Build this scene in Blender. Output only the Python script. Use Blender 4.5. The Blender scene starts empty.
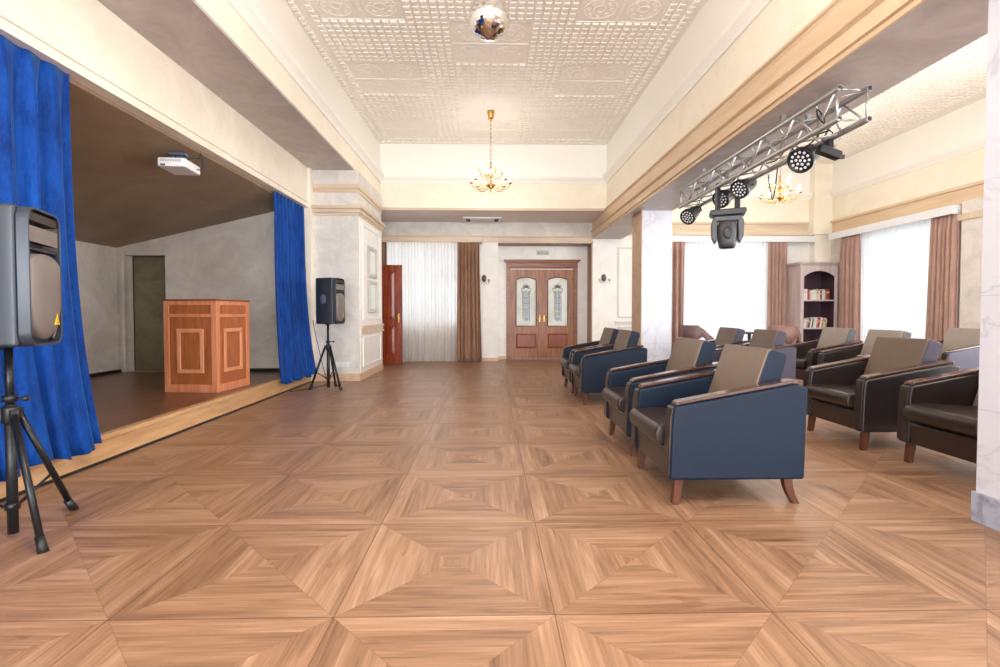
import bpy, bmesh, math, random
from math import sin, cos, pi, radians as R
from mathutils import Vector, Matrix
random.seed(7)
SC = bpy.context.scene
COL = SC.collection

# ------------------------------------------------------------------ materials
def lin(c):
    c = c / 255.0
    return c / 12.92 if c <= 0.04045 else ((c + 0.055) / 1.055) ** 2.4
def rgb(r, g, b): return (lin(r), lin(g), lin(b), 1.0)

class NT:
    def __init__(s, name):
        s.m = bpy.data.materials.new(name); s.m.use_nodes = True
        s.t = s.m.node_tree; s.t.nodes.clear()
        s.out = s.t.nodes.new('ShaderNodeOutputMaterial')
    def n(s, typ, **kw):
        nd = s.t.nodes.new(typ)
        for k, v in kw.items():
            if k.startswith('_'): setattr(nd, k[1:], v)
            else:
                key = int(k[1:]) if k[0] == 'i' and k[1:].isdigit() else k.replace('_', ' ')
                s.set(nd.inputs[key], v)
        return nd
    def set(s, inp, v):
        if isinstance(v, bpy.types.NodeSocket): s.t.links.new(v, inp)
        elif isinstance(v, bpy.types.Node): s.t.links.new(v.outputs[0], inp)
        else: inp.default_value = v
    def math(s, op, a, b=0.0, c=0.0):
        nd = s.n('ShaderNodeMath', _operation=op); s.set(nd.inputs[0], a); s.set(nd.inputs[1], b); s.set(nd.inputs[2], c)
        return nd.outputs[0]
    def mix(s, f, a, b):
        nd = s.n('ShaderNodeMix', _data_type='RGBA')
        s.set(nd.inputs[0], f); s.set(nd.inputs[6], a); s.set(nd.inputs[7], b)
        return nd.outputs[2]
    def ramp(s, f, pts):
        nd = s.n('ShaderNodeValToRGB'); s.set(nd.inputs[0], f)
        e = nd.color_ramp.elements
        e[0].position, e[0].color = pts[0]; e[1].position, e[1].color = pts[-1]
        for p, c in pts[1:-1]:
            q = e.new(p); q.color = c
        return nd.outputs[0]
    def coord(s, scale=(1, 1, 1), loc=(0, 0, 0), rot=(0, 0, 0)):
        tc = s.n('ShaderNodeTexCoord')
        mp = s.n('ShaderNodeMapping'); s.t.links.new(tc.outputs['Object'], mp.inputs[0])
        mp.inputs[1].default_value = loc; mp.inputs[2].default_value = rot; mp.inputs[3].default_value = scale
        return mp.outputs[0]
    def bsdf(s, **kw):
        b = s.n('ShaderNodeBsdfPrincipled')
        for k, v in kw.items(): s.set(b.inputs[k.replace('_', ' ')], v)
        s.t.links.new(b.outputs[0], s.out.inputs[0]); s.b = b
        return b
    def bump(s, h, strength=0.2, dist=0.01):
        nd = s.n('ShaderNodeBump'); s.set(nd.inputs['Height'], h)
        nd.inputs['Strength'].default_value = strength; nd.inputs['Distance'].default_value = dist
        s.t.links.new(nd.outputs[0], s.b.inputs['Normal'])

def plain(name, col, rough=0.5, metal=0.0, spec=0.5, var=0.06, scale=6.0, coat=0.0):
    t = NT(name)
    nz = t.n('ShaderNodeTexNoise', Vector=t.coord(), Scale=scale, Detail=3.0)
    d = tuple(c * (1 - var) for c in col[:3]) + (1,)
    l = tuple(min(1, c * (1 + var)) for c in col[:3]) + (1,)
    t.bsdf(Base_Color=t.mix(nz.outputs[0], d, l), Roughness=rough, Metallic=metal, Specular_IOR_Level=spec, Coat_Weight=coat)
    return t.m
def plaster(name, c1, c2, rough=0.55, scale=2.2, bump=0.15):
    t = NT(name); co = t.coord()
    n1 = t.n('ShaderNodeTexNoise', Vector=co, Scale=scale, Detail=8.0, Roughness=0.65, Distortion=1.2)
    n2 = t.n('ShaderNodeTexNoise', Vector=co, Scale=scale * 9, Detail=4.0)
    f = t.math('ADD', t.math('MULTIPLY', n1.outputs[0], 0.8), t.math('MULTIPLY', n2.outputs[0], 0.2))
    t.bsdf(Base_Color=t.ramp(f, [(0.36, c1), (0.62, c2)]), Roughness=rough)
    t.bump(f, bump, 0.01)
    return t.m
def wood(name, c1, c2, axis='z', rough=0.35, scale=3.0, coat=0.0, stretch=12.0):
    t = NT(name)
    sc = {'x': (1, stretch, stretch), 'y': (stretch, 1, stretch), 'z': (stretch, stretch, 1)}[axis]
    co = t.coord(scale=sc)
    n1 = t.n('ShaderNodeTexNoise', Vector=co, Scale=scale, Detail=6.0, Roughness=0.6, Distortion=0.4)
    t.bsdf(Base_Color=t.ramp(n1.outputs[0], [(0.3, c1), (0.68, c2)]), Roughness=rough, Coat_Weight=coat, Coat_Roughness=0.15)
    t.bump(n1.outputs[0], 0.08, 0.004)
    return t.m
def marble(name, base, vein, scale=1.3, rough=0.25, veinw=0.06, blocks=True):
    t = NT(name); co = t.coord()
    n0 = t.n('ShaderNodeTexNoise', Vector=co, Scale=scale, Detail=7.0, Roughness=0.6, Distortion=1.5)
    d = t.math('ABSOLUTE', t.math('SUBTRACT', n0.outputs[0], 0.5))
    v = t.math('SUBTRACT', 1.0, t.math('MINIMUM', t.math('DIVIDE', d, veinw), 1.0))
    n1 = t.n('ShaderNodeTexNoise', Vector=co, Scale=scale * 1.7, Detail=3.0)
    v = t.math('MULTIPLY', v, t.math('MULTIPLY', n1.outputs[0], 0.9))
    n2 = t.n('ShaderNodeTexNoise', Vector=co, Scale=scale * 4, Detail=4.0)
    b2 = t.mix(n2.outputs[0], tuple(c * 0.93 for c in base[:3]) + (1,), base)
    col = t.mix(v, b2, vein)
    if blocks:
        sx = t.n('ShaderNodeSeparateXYZ', Vector=co)
        fr = t.math('FRACT', t.math('DIVIDE', sx.outputs[2], 0.6))
        col = t.mix(t.math('LESS_THAN', fr, 0.006), col, tuple(c * 0.7 for c in base[:3]) + (1,))
    t.bsdf(Base_Color=col, Roughness=rough)
    return t.m

def floor_mat():
    t = NT('parquet_tile')
    tc = t.n('ShaderNodeTexCoord'); sp = t.n('ShaderNodeSeparateXYZ', Vector=tc.outputs['Object'])
    S = 0.8095
    gx = t.math('DIVIDE', t.math('SUBTRACT', sp.outputs[0], 0.238), S)
    gy = t.math('DIVIDE', t.math('SUBTRACT', sp.outputs[1], 1.806), S)
    ix, iy = t.math('FLOOR', gx), t.math('FLOOR', gy)
    u = t.math('SUBTRACT', t.math('FRACT', gx), 0.5); v = t.math('SUBTRACT', t.math('FRACT', gy), 0.5)
    a, b = t.math('ABSOLUTE', u), t.math('ABSOLUTE', v)
    side = t.math('GREATER_THAN', a, b)
    m = t.math('MAXIMUM', a, b)
    pk = t.math('FLOOR', t.math('MULTIPLY', m, 5.0))
    sgn = t.math('GREATER_THAN', t.math('ADD', t.math('MULTIPLY', side, t.math('SIGN', u)), t.math('MULTIPLY', t.math('SUBTRACT', 1.0, side), t.math('SIGN', v))), 0.0)
    h = t.math('ADD', t.math('MULTIPLY', ix, 3.17), t.math('MULTIPLY', iy, 7.31))
    h = t.math('ADD', h, t.math('ADD', t.math('MULTIPLY', side, 1.7), t.math('ADD', t.math('MULTIPLY', sgn, 2.9), t.math('MULTIPLY', pk, 5.3))))
    wn = t.n('ShaderNodeTexWhiteNoise', _noise_dimensions='1D', W=h)
    lng = t.math('ADD', t.math('MULTIPLY', side, gy), t.math('MULTIPLY', t.math('SUBTRACT', 1.0, side), gx))
    crs = t.math('ADD', t.math('MULTIPLY', side, gx), t.math('MULTIPLY', t.math('SUBTRACT', 1.0, side), gy))
    cv = t.n('ShaderNodeCombineXYZ', X=t.math('MULTIPLY', lng, 0.8), Y=t.math('MULTIPLY', crs, 11.0), Z=t.math('MULTIPLY', wn.outputs[0], 40.0))
    g1 = t.n('ShaderNodeTexNoise', Vector=cv, Scale=1.4, Detail=6.0, Roughness=0.62, Distortion=0.5)
    cv2 = t.n('ShaderNodeCombineXYZ', X=t.math('MULTIPLY', lng, 2.0), Y=t.math('MULTIPLY', crs, 60.0), Z=t.math('MULTIPLY', wn.outputs[0], 40.0))
    g2 = t.n('ShaderNodeTexNoise', Vector=cv2, Scale=1.5, Detail=4.0)
    cv3 = t.n('ShaderNodeCombineXYZ', X=t.math('MULTIPLY', lng, 2.2), Y=t.math('MULTIPLY', crs, 5.0), Z=t.math('MULTIPLY', wn.outputs[0], 17.0))
    g3 = t.n('ShaderNodeTexNoise', Vector=cv3, Scale=1.7, Detail=2.0)
    f = t.math('ADD', t.math('ADD', t.math('MULTIPLY', g1.outputs[0], 0.62), t.math('MULTIPLY', g2.outputs[0], 0.22)),
               t.math('ADD', t.math('MULTIPLY', wn.outputs[0], 0.10), 0.03))
    col = t.ramp(f, [(0.27, rgb(84, 57, 40)), (0.40, rgb(126, 92, 68)), (0.54, rgb(155, 118, 91)), (0.72, rgb(182, 148, 121))])
    kn = t.math('GREATER_THAN', g3.outputs[0], 0.74)
    col = t.mix(t.math('MULTIPLY', kn, 0.35), col, rgb(110, 70, 45))
    mit = t.math('LESS_THAN', t.math('ABSOLUTE', t.math('SUBTRACT', a, b)), 0.0022)
    col = t.mix(t.math('MULTIPLY', mit, 0.45), col, rgb(110, 74, 50))
    gr = t.math('GREATER_THAN', m, 0.4968)
    col = t.mix(t.math('MULTIPLY', gr, 0.75), col, rgb(96, 64, 46))
    ro = t.math('ADD', 0.30, t.math('MULTIPLY', g1.outputs[0], 0.16))
    t.bsdf(Base_Color=col, Roughness=ro, Specular_IOR_Level=0.5)
    t.bump(t.math('ADD', t.math('MULTIPLY', g2.outputs[0], 0.3), t.math('MULTIPLY', t.math('SUBTRACT', 1.0, gr), 1.0)), 0.12, 0.003)
    return t.m

def velvet(name, c1, c2):
    t = NT(name); co = t.coord(scale=(1, 1, 0.35))
    n = t.n('ShaderNodeTexNoise', Vector=co, Scale=9.0, Detail=6.0, Roughness=0.7)
    n2 = t.n('ShaderNodeTexNoise', Vector=co, Scale=90.0, Detail=2.0)
    f = t.math('ADD', t.math('MULTIPLY', n.outputs[0], .75), t.math('MULTIPLY', n2.outputs[0], .25))
    t.bsdf(Base_Color=t.ramp(f, [(0.33, c1), (0.68, c2)]), Roughness=0.75, Sheen_Weight=0.3, Sheen_Roughness=0.4, Sheen_Tint=(0.25, 0.5, 1, 1), Specular_IOR_Level=0.2)
    t.bump(f, 0.3, 0.01)
    return t.m
def sheer(name, col, transp=0.12):
    t = NT(name)
    w = t.n('ShaderNodeTexNoise', Vector=t.coord(scale=(30, 30, 0.6)), Scale=2.0, Detail=3.0)
    c = t.mix(w.outputs[0], tuple(x * 0.86 for x in col[:3]) + (1,), col)
    d = t.n('ShaderNodeBsdfDiffuse', Color=c); tr = t.n('ShaderNodeBsdfTranslucent', Color=c); tp = t.n('ShaderNodeBsdfTransparent')
    m1 = t.n('ShaderNodeMixShader', i0=0.6); t.set(m1.inputs[1], d); t.set(m1.inputs[2], tr)
    m2 = t.n('ShaderNodeMixShader', i0=transp); t.set(m2.inputs[1], m1); t.set(m2.inputs[2], tp)
    t.t.links.new(m2.outputs[0], t.out.inputs[0])
    return t.m
def glassy(name, tint=(0.95, 0.98, 1, 1), refl=0.08):
    t = NT(name)
    tp = t.n('ShaderNodeBsdfTransparent', Color=tint); g = t.n('ShaderNodeBsdfGlossy', Roughness=0.03)
    m = t.n('ShaderNodeMixShader', i0=refl); t.set(m.inputs[1], tp); t.set(m.inputs[2], g)
    t.t.links.new(m.outputs[0], t.out.inputs[0]); return t.m
def frosted(name, col):
    t = NT(name)
    n = t.n('ShaderNodeTexNoise', Vector=t.coord(scale=(1, 1, 0.5)), Scale=7.0, Detail=3.0)
    c = t.ramp(n.outputs[0], [(0.35, tuple(x * 0.88 for x in col[:3]) + (1,)), (0.6, col)])
    tr = t.n('ShaderNodeBsdfTranslucent', Color=c); g = t.n('ShaderNodeBsdfDiffuse', Color=c)
    m = t.n('ShaderNodeMixShader', i0=0.12); t.set(m.inputs[1], tr); t.set(m.inputs[2], g)
    t.t.links.new(m.outputs[0], t.out.inputs[0]); return t.m
def emit(name, col, s):
    t = NT(name)
    e = t.n('ShaderNodeEmission', Color=col, Strength=s); t.t.links.new(e.outputs[0], t.out.inputs[0]); return t.m
def leather(name, col, rough=0.33, var=0.12, coat=0.0, spec=0.5):
    t = NT(name); co = t.coord()
    v = t.n('ShaderNodeTexVoronoi', Vector=co, Scale=260.0)
    n = t.n('ShaderNodeTexNoise', Vector=co, Scale=7.0, Detail=3.0)
    t.bsdf(Base_Color=t.mix(n.outputs[0], tuple(c * (1 - var) for c in col[:3]) + (1,), tuple(c * (1 + var) for c in col[:3]) + (1,)), Roughness=rough, Specular_IOR_Level=spec, Coat_Weight=coat)
    t.bump(t.math('ADD', v.outputs[0], t.math('MULTIPLY', n.outputs[0], 1.5)), 0.12, 0.002)
    return t.m

M = {}
M['floor'] = floor_mat()
M['olive'] = plaster('olive_plaster_door', rgb(104, 96, 74), rgb(134, 124, 98), 0.5, 2.0, 0.06)
M['cream'] = plaster('cream_plaster', rgb(240, 229, 208), rgb(246, 238, 222), 0.5, 1.6, 0.05)
M['header'] = plaster('header_plaster', rgb(230, 218, 200), rgb(242, 232, 216), 0.45, 1.4, 0.08)
M['white'] = plain('white_ceiling_paint', rgb(248, 245, 238), 0.6, var=0.015)
M['tile'] = plain('ceiling_tile', rgb(247, 241, 232), 0.6, var=0.03, scale=3)
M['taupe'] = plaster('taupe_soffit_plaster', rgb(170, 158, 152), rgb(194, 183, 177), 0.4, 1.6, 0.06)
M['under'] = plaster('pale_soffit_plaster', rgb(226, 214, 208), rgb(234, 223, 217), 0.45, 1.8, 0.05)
M['grey'] = plaster('grey_wall_plaster', rgb(202, 196, 190), rgb(226, 219, 212), 0.5, 2.6, 0.1)
M['pale'] = plaster('pale_wall_plaster', rgb(230, 225, 219), rgb(242, 238, 233), 0.5, 2.2, 0.06)
M['stagewall'] = plaster('stage_wall_plaster', rgb(194, 184, 175), rgb(220, 210, 201), 0.45, 1.6, 0.08)
M['stageceil'] = plaster('stage_ceiling_plaster', rgb(136, 112, 88), rgb(156, 130, 104), 0.5, 1.2, 0.05)
M['trim'] = wood('beige_trim', rgb(206, 176, 142), rgb(224, 198, 166), 'y', 0.4, 1.0)
M['trimx'] = wood('beige_trim_across', rgb(196, 172, 146), rgb(222, 202, 176), 'x', 0.4, 1.0)
M['trimd'] = plain('trim_shadow_line', rgb(120, 84, 52), 0.45)
M['base'] = wood('baseboard_beige', rgb(200, 164, 134), rgb(222, 190, 160), 'y', 0.4, 1.0)
M['marble'] = marble('white_marble', rgb(210, 209, 219), rgb(168, 166, 180), 1.0, 0.3, 0.025)
M['marbleb'] = marble('beige_veined', rgb(206, 176, 146), rgb(168, 134, 104), 1.8, 0.35, blocks=False)
M['marbleg'] = marble('grey_marble', rgb(166, 168, 184), rgb(96, 100, 120), 2.5, 0.25, 0.09, blocks=False)
M['reveal'] = wood('brown_reveal', rgb(140, 110, 88), rgb(166, 136, 110), 'z', 0.5, 1.0)
M['velvet'] = velvet('royal_blue_velvet', rgb(0, 34, 100), rgb(8, 76, 164))
M['brown'] = velvet('brown_drape', rgb(132, 96, 74), rgb(160, 122, 98))
M['brown'].node_tree.nodes['Principled BSDF'].inputs['Sheen Tint'].default_value = (1, .85, .7, 1)
M['rose'] = velvet('rose_brown_drape', rgb(162, 128, 116), rgb(186, 154, 142))
M['rose'].node_tree.nodes['Principled BSDF'].inputs['Sheen Tint'].default_value = (1, .9, .8, 1)
M['sheer'] = sheer('sheer_voile', rgb(245, 244, 244), 0.16)
M['sheerw'] = sheer('sheer_warm_voile', rgb(236, 230, 226), 0.2)
M['door'] = wood('walnut_door', rgb(112, 64, 38), rgb(172, 110, 70), 'z', 0.35, 2.0)
M['doorx'] = wood('walnut_door_rail', rgb(106, 60, 38), rgb(160, 100, 66), 'x', 0.35, 2.0)
M['doorr'] = wood('red_walnut_panel', rgb(120, 54, 32), rgb(150, 78, 50), 'z', 0.3, 2.0)
M['mahog'] = wood('mahogany_leaf', rgb(96, 30, 10), rgb(158, 66, 28), 'z', 0.25, 2.2)
M['stagefloor'] = wood('dark_stage_planks', rgb(88, 54, 38), rgb(136, 92, 66), 'y', 0.3, 1.6)
M['fascia'] = wood('oak_fascia', rgb(176, 132, 92), rgb(212, 170, 126), 'y', 0.4, 1.2)
M['cherry'] = wood('cherry_lectern', rgb(186, 106, 72), rgb(214, 142, 104), 'z', 0.35, 1.6)
M['cherryd'] = wood('cherry_lectern_panel', rgb(138, 74, 38), rgb(176, 104, 60), 'z', 0.4, 3.0)
M['cherryl'] = wood('cherry_lectern_moulding', rgb(196, 126, 84), rgb(222, 156, 114), 'z', 0.35, 1.6)
M['black'] = plain('black_plastic', rgb(26, 26, 30), 0.42)
M['blackg'] = plain('black_metal', rgb(30, 30, 34), 0.3, 0.3)
M['cab'] = plain('speaker_cabinet', rgb(46, 51, 62), 0.34)
M['mhead'] = plain('moving_head_shell', rgb(70, 68, 72), 0.42)
M['grille'] = plain('speaker_grille', rgb(118, 108, 104), 0.5, scale=200, var=0.15)
M['yellow'] = plain('yellow_badge', rgb(232, 190, 30), 0.4)
M['darkh'] = plain('horn_throat', rgb(50, 40, 36), 0.5)
M['seat'] = leather('dark_brown_leather', rgb(46, 34, 29), 0.28)
M['back'] = leather('taupe_leather', rgb(110, 93, 80), 0.45, spec=0.35)
M['backl'] = leather('pale_taupe_leather', rgb(142, 130, 121), 0.45, spec=0.4)
M['navy'] = leather('leather_blue_reflection', rgb(12, 27, 46), 0.5, spec=0.28)  # blue daylight reflected on dark brown leather, painted into this side colour
M['slate'] = leather('dark_slate_leather', rgb(50, 54, 72), 0.36)
M['lav'] = leather('leather_lavender_reflection', rgb(64, 58, 74), 0.48, spec=0.3)  # lavender is window light on the brown leather, put into the colour
M['brownl'] = leather('black_brown_leather', rgb(36, 28, 28), 0.3)
M['cap'] = wood('walnut_arm_cap', rgb(48, 26, 20), rgb(86, 50, 38), 'x', 0.18, 3.0, coat=0.4)
M['leg'] = wood('walnut_leg', rgb(66, 32, 20), rgb(98, 54, 38), 'z', 0.3, 2.0)
M['alu'] = plain('aluminium', rgb(190, 188, 186), 0.35, 0.75)
M['led'] = plain('led_lens', rgb(226, 226, 230), 0.15)
M['gold'] = plain('brass', rgb(206, 160, 84), 0.25, 0.9)
M['bulb'] = emit('lit_bulb', (1, 0.93, 0.8, 1), 7.0)
M['candle'] = plain('white_candle_tube', rgb(240, 236, 226), 0.4)
M['mirror'] = plain('mirror_facets', rgb(230, 230, 230), 0.04, 1.0, var=0.0)
M['plast'] = plain('white_plastic', rgb(232, 230, 232), 0.4, var=0.02)
M['frame'] = plain('window_frame_white', rgb(226, 228, 230), 0.4)
M['glass'] = glassy('window_glass')
M['crystal'] = glassy('crystal_glass', (0.82, 0.82, 0.82, 1), 0.25)
M['frost'] = frosted('frosted_door_glass', rgb(246, 240, 230))
M['lead'] = plain('leaded_ornament', rgb(120, 116, 116), 0.4, 0.4)
M['leadb'] = plain('pale_blue_inlay', rgb(170, 190, 206), 0.3)
M['shelf'] = wood('lavender_bookcase', rgb(176, 156, 152), rgb(200, 184, 180), 'z', 0.35, 1.0)
M['shelfd'] = wood('dark_bookcase_inside', rgb(62, 40, 50), rgb(86, 60, 70), 'z', 0.4, 1.0)
M['shelfl'] = plain('pale_shelf_edge', rgb(196, 184, 188), 0.35)
M['tub'] = leather('mauve_taupe_upholstery', rgb(120, 96, 96), 0.55)
M['tubr'] = leather('rose_taupe_upholstery', rgb(146, 110, 102), 0.55)
M['mat'] = plain('pale_picture', rgb(216, 222, 214), 0.3)
M['framew'] = plain('silver_cream_frame', rgb(176, 166, 156), 0.3, 0.3)
M['paper'] = plain('book_paper', rgb(226, 220, 208), 0.7)
M['steelb'] = plain('blue_steel_plate', rgb(110, 122, 146), 0.35, 0.5)
M['sign'] = plain('sign_plate', rgb(192, 196, 192), 0.4)
M['signt'] = plain('sign_letters', rgb(84, 88, 90), 0.5)

# ------------------------------------------------------------------ mesh building
class MB:
    def __init__(s): s.v = []; s.f = []; s.sm = []
    def add(s, vs, fs, smooth=False):
        o = len(s.v); s.v += [tuple(v) for v in vs]
        for f in fs: s.f.append([o + i for i in f]); s.sm.append(smooth)
        return s
    def box(s, x0, x1, y0, y1, z0, z1, rz=0, c=None):
        vs = [(x, y, z) for z in (z0, z1) for y in (y0, y1) for x in (x0, x1)]
        if rz:
            c = c or ((x0 + x1) / 2, (y0 + y1) / 2)
            vs = [(c[0] + (x - c[0]) * cos(rz) - (y - c[1]) * sin(rz), c[1] + (x - c[0]) * sin(rz) + (y - c[1]) * cos(rz), z) for x, y, z in vs]
        return s.add(vs, [(0, 2, 3, 1), (4, 5, 7, 6), (0, 1, 5, 4), (2, 6, 7, 3), (0, 4, 6, 2), (1, 3, 7, 5)])
    def prism(s, poly, a, b, axis='y', smooth=False):
        # poly: 2D points in the two other axes, extruded from a to b
        def P(p, t):
            if axis == 'y': return (p[0], t, p[1])
            if axis == 'x': return (t, p[0], p[1])
            return (p[0], p[1], t)
        n = len(poly)
        vs = [P(p, a) for p in poly] + [P(p, b) for p in poly]
        fs = [list(range(n)), list(range(2 * n - 1, n - 1, -1))]
        o = len(s.v); s.v += vs
        for f in fs: s.f.append([o + i for i in f]); s.sm.append(False)
        for i in range(n):
            j = (i + 1) % n; s.f.append([o + i, o + n + i, o + n + j, o + j]); s.sm.append(smooth)
        return s
    def tube(s, pts, r, n=8, close=True):
        pts = [Vector(p) for p in pts]; rs = r if isinstance(r, (list, tuple)) else [r] * len(pts)
        rings = []; prev = None
        for i, p in enumerate(pts):
            d = (pts[min(i + 1, len(pts) - 1)] - pts[max(i - 1, 0)]).normalized()
            if prev is None:
                a = d.orthogonal().normalized()
            else:
                a = (prev - d * prev.dot(d)); a = a.normalized() if a.length > 1e-6 else d.orthogonal().normalized()
            prev = a; b = d.cross(a)
            rings.append([p + (a * cos(2 * pi * k / n) + b * sin(2 * pi * k / n)) * rs[i] for k in range(n)])
        vs = [v for rg in rings for v in rg]; fs = []
        for i in range(len(pts) - 1):
            for k in range(n):
                k2 = (k + 1) % n; fs.append((i * n + k, i * n + k2, (i + 1) * n + k2, (i + 1) * n + k))
        s.add(vs, fs, True)
        if close:
            o = len(s.v) - len(vs)
            s.f.append([o + k for k in range(n)][::-1]); s.sm.append(False)
            s.f.append([o + (len(pts) - 1) * n + k for k in range(n)]); s.sm.append(False)
        return s
    def lathe(s, prof, c=(0, 0, 0), n=20, smooth=True):
        vs = []; fs = []
        for r, z in prof:
            for k in range(n): vs.append((c[0] + r * cos(2 * pi * k / n), c[1] + r * sin(2 * pi * k / n), c[2] + z))
        for i in range(len(prof) - 1):
            for k in range(n):
                k2 = (k + 1) % n; fs.append((i * n + k, i * n + k2, (i + 1) * n + k2, (i + 1) * n + k))
        fs.append(tuple(range(n))[::-1]); fs.append(tuple((len(prof) - 1) * n + k for k in range(n)))
        return s.add(vs, fs, smooth)
    def sphere(s, c, r, nu=12, nv=8, smooth=True):
        rr = r if isinstance(r, (tuple, list)) else (r, r, r)
        vs = [(c[0], c[1], c[2] - rr[2])]
        for j in range(1, nv):
            a = -pi / 2 + pi * j / nv
            for k in range(nu): vs.append((c[0] + rr[0] * cos(a) * cos(2 * pi * k / nu), c[1] + rr[1] * cos(a) * sin(2 * pi * k / nu), c[2] + rr[2] * sin(a)))
        vs.append((c[0], c[1], c[2] + rr[2])); fs = []
        for k in range(nu): fs.append((0, 1 + (k + 1) % nu, 1 + k))
        for j in range(nv - 2):
            for k in range(nu):
                a = 1 + j * nu + k; b = 1 + j * nu + (k + 1) % nu; fs.append((a, b, b + nu, a + nu))
        l = len(vs) - 1
        for k in range(nu): fs.append((l, 1 + (nv - 2) * nu + k, 1 + (nv - 2) * nu + (k + 1) % nu))
        return s.add(vs, fs, smooth)
    def xf(s, mat, start=0):
        for i in range(start, len(s.v)): s.v[i] = tuple(mat @ Vector(s.v[i]))
        return s
    def build(s, name, mat, parent=None, bevel=0, seg=2, solid=0, recalc=True):
        me = bpy.data.meshes.new(name); me.from_pydata([tuple(v) for v in s.v], [], s.f)
        for p, sm in zip(me.polygons, s.sm): p.use_smooth = sm
        me.materials.append(mat)
        if recalc:
            bm = bmesh.new(); bm.from_mesh(me); bmesh.ops.recalc_face_normals(bm, faces=bm.faces); bm.to_mesh(me); bm.free()
        o = bpy.data.objects.new(name, me); COL.objects.link(o)
        if parent is not None: o.parent = parent
        if bevel:
            for p in me.polygons: p.use_smooth = True
            b = o.modifiers.new('bevel', 'BEVEL'); b.width = bevel; b.segments = seg; b.limit_method = 'ANGLE'; b.angle_limit = R(40); b.harden_normals = True
        if solid:
            d = o.modifiers.new('solid', 'SOLIDIFY'); d.thickness = solid
        return o

def tag(o, label, cat, group=None, kind=None):
    o['label'] = label; o['category'] = cat
    if group: o['group'] = group
    if kind: o['kind'] = kind
    return o
def thing(name, label, cat, loc=(0, 0, 0), rz=0, group=None):
    o = bpy.data.objects.new(name, None); o.empty_display_size = 0.1; COL.objects.link(o)
    o.location = loc; o.rotation_euler = (0, 0, rz)
    return tag(o, label, cat, group)
def struct(mb, name, mat, parent=None, bevel=0, label=None):
    o = mb.build(name, mat, parent, bevel)
    if parent is None: o['kind'] = 'structure'
    if label: o['label'] = label
    return o
def dup(root, loc, rz, label):
    r = root.copy(); COL.objects.link(r); r.location = loc; r.rotation_euler = (0, 0, rz); r['label'] = label
    for ch in list(root.children):
        c = ch.copy(); COL.objects.link(c); c.parent = r
        for g in list(ch.children):
            d = g.copy(); COL.objects.link(d); d.parent = c
    return r

# ------------------------------------------------------------------ room shell
YR = -4.0       # wall behind the viewer
XS = -2.9       # stage front plane
XL, XB = -2.2, 2.36   # tray walls of the main hall
YB = 10.15; YW = 11.5; YN = 11.95
XR = 7.8; ZC = 4.5; ZK = 3.74; ZT = 3.18
struct(MB().box(-3.1, 8.1, YR - .3, 12.2, -.12, 0), 'floor', M['floor'])

# ceiling with raised waffle tiles (real relief)
def waffle(mb, x0, x1, y0, y1, z, skip, ox, oy, p=0.098):
    nx = int((x1 - x0) / p); ny = int((y1 - y0) / p)
    for i in range(nx):
        for j in range(ny):
            cx = ox + p * (math.ceil((x0 - ox) / p) + i) + p / 2; cy = oy + p * (math.ceil((y0 - oy) / p) + j) + p / 2
            if cx > x1 - .04 or cy > y1 - .04 or skip(cx, cy): continue
            a, b, h = 0.036, 0.030, 0.018
            mb.add([(cx - a, cy - a, z), (cx + a, cy - a, z), (cx + a, cy + a, z), (cx - a, cy + a, z),
                    (cx - b, cy - b, z - h), (cx + b, cy - b, z - h), (cx + b, cy + b, z - h), (cx - b, cy + b, z - h)],
                   [(4, 5, 6, 7), (0, 1, 5, 4), (1, 2, 6, 5), (2, 3, 7, 6), (3, 0, 4, 7)])
    # tile seams
cl = MB().box(-3.1, 8.1, YR - .3, 12.2, ZC, ZC + .15)
T = 0.49; ornate = []
for k in range(-3, 3):
    y = 4.92 + 1.96 * k
    ornate += [(-1.95, y), (0.99, y)]
    ornate += [(-.48, y + .98)]
ornate += [(-.48, 8.84)]
def skipm(x, y): return any(a < x < a + 2 * T and b < y < b + 2 * T for a, b in ornate)
waffle(cl, -2.12, 2.2, 2.0, 9.98, ZC, skipm, -1.95, 4.92)
waffle(cl, 3.2, 7.6, 2.0, 11.0, ZC, lambda x, y: False, -1.95, 4.92)
def ring(mb, cx, cy, z, r0, r1, h, n=20, sq=False):
    vs = []
    for r, zz in ((r0, z), ((r0 * .7 + r1 * .3), z - h), ((r0 * .3 + r1 * .7), z - h), (r1, z)):
        for k in range(n):
            a = 2 * pi * k / n + (pi / 4 if sq else 0); vs.append((cx + r * cos(a), cy + r * sin(a), zz))
    fs = [(i * n + k, i * n + (k + 1) % n, (i + 1) * n + (k + 1) % n, (i + 1) * n + k) for i in range(3) for k in range(n)]
    mb.add(vs, fs)
for a, b in ornate:
    if b < 1.5: continue
    for i in (0, 1):
        for j in (0, 1):
            cx, cy = a + T * (i + .5), b + T * (j + .5)
            ring(cl, cx, cy, ZC, .340, .325, .006, 4, True); ring(cl, cx, cy, ZC, .19, .17, .005, 20); ring(cl, cx, cy, ZC, .08, .04, .005, 12)
            for q in range(8):
                an = q * pi / 4; ring(cl, cx + .13 * cos(an), cy + .13 * sin(an), ZC, .03, .015, .004, 8)
# dentil border of the tiled field
for k in range(int(7.9 / .098)):
    y = 2.05 + k * .098
    for x in (-2.16, 2.24): cl.box(x - .03, x + .03, y - .03, y + .03, ZC - .03, ZC)
for k in range(int(4.3 / .098)):
    x = -2.1 + k * .098; cl.box(x - .03, x + .03, 10.02 - .03, 10.02 + .03, ZC - .02, ZC)
struct(cl, 'ceiling', M['tile'])

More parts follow.
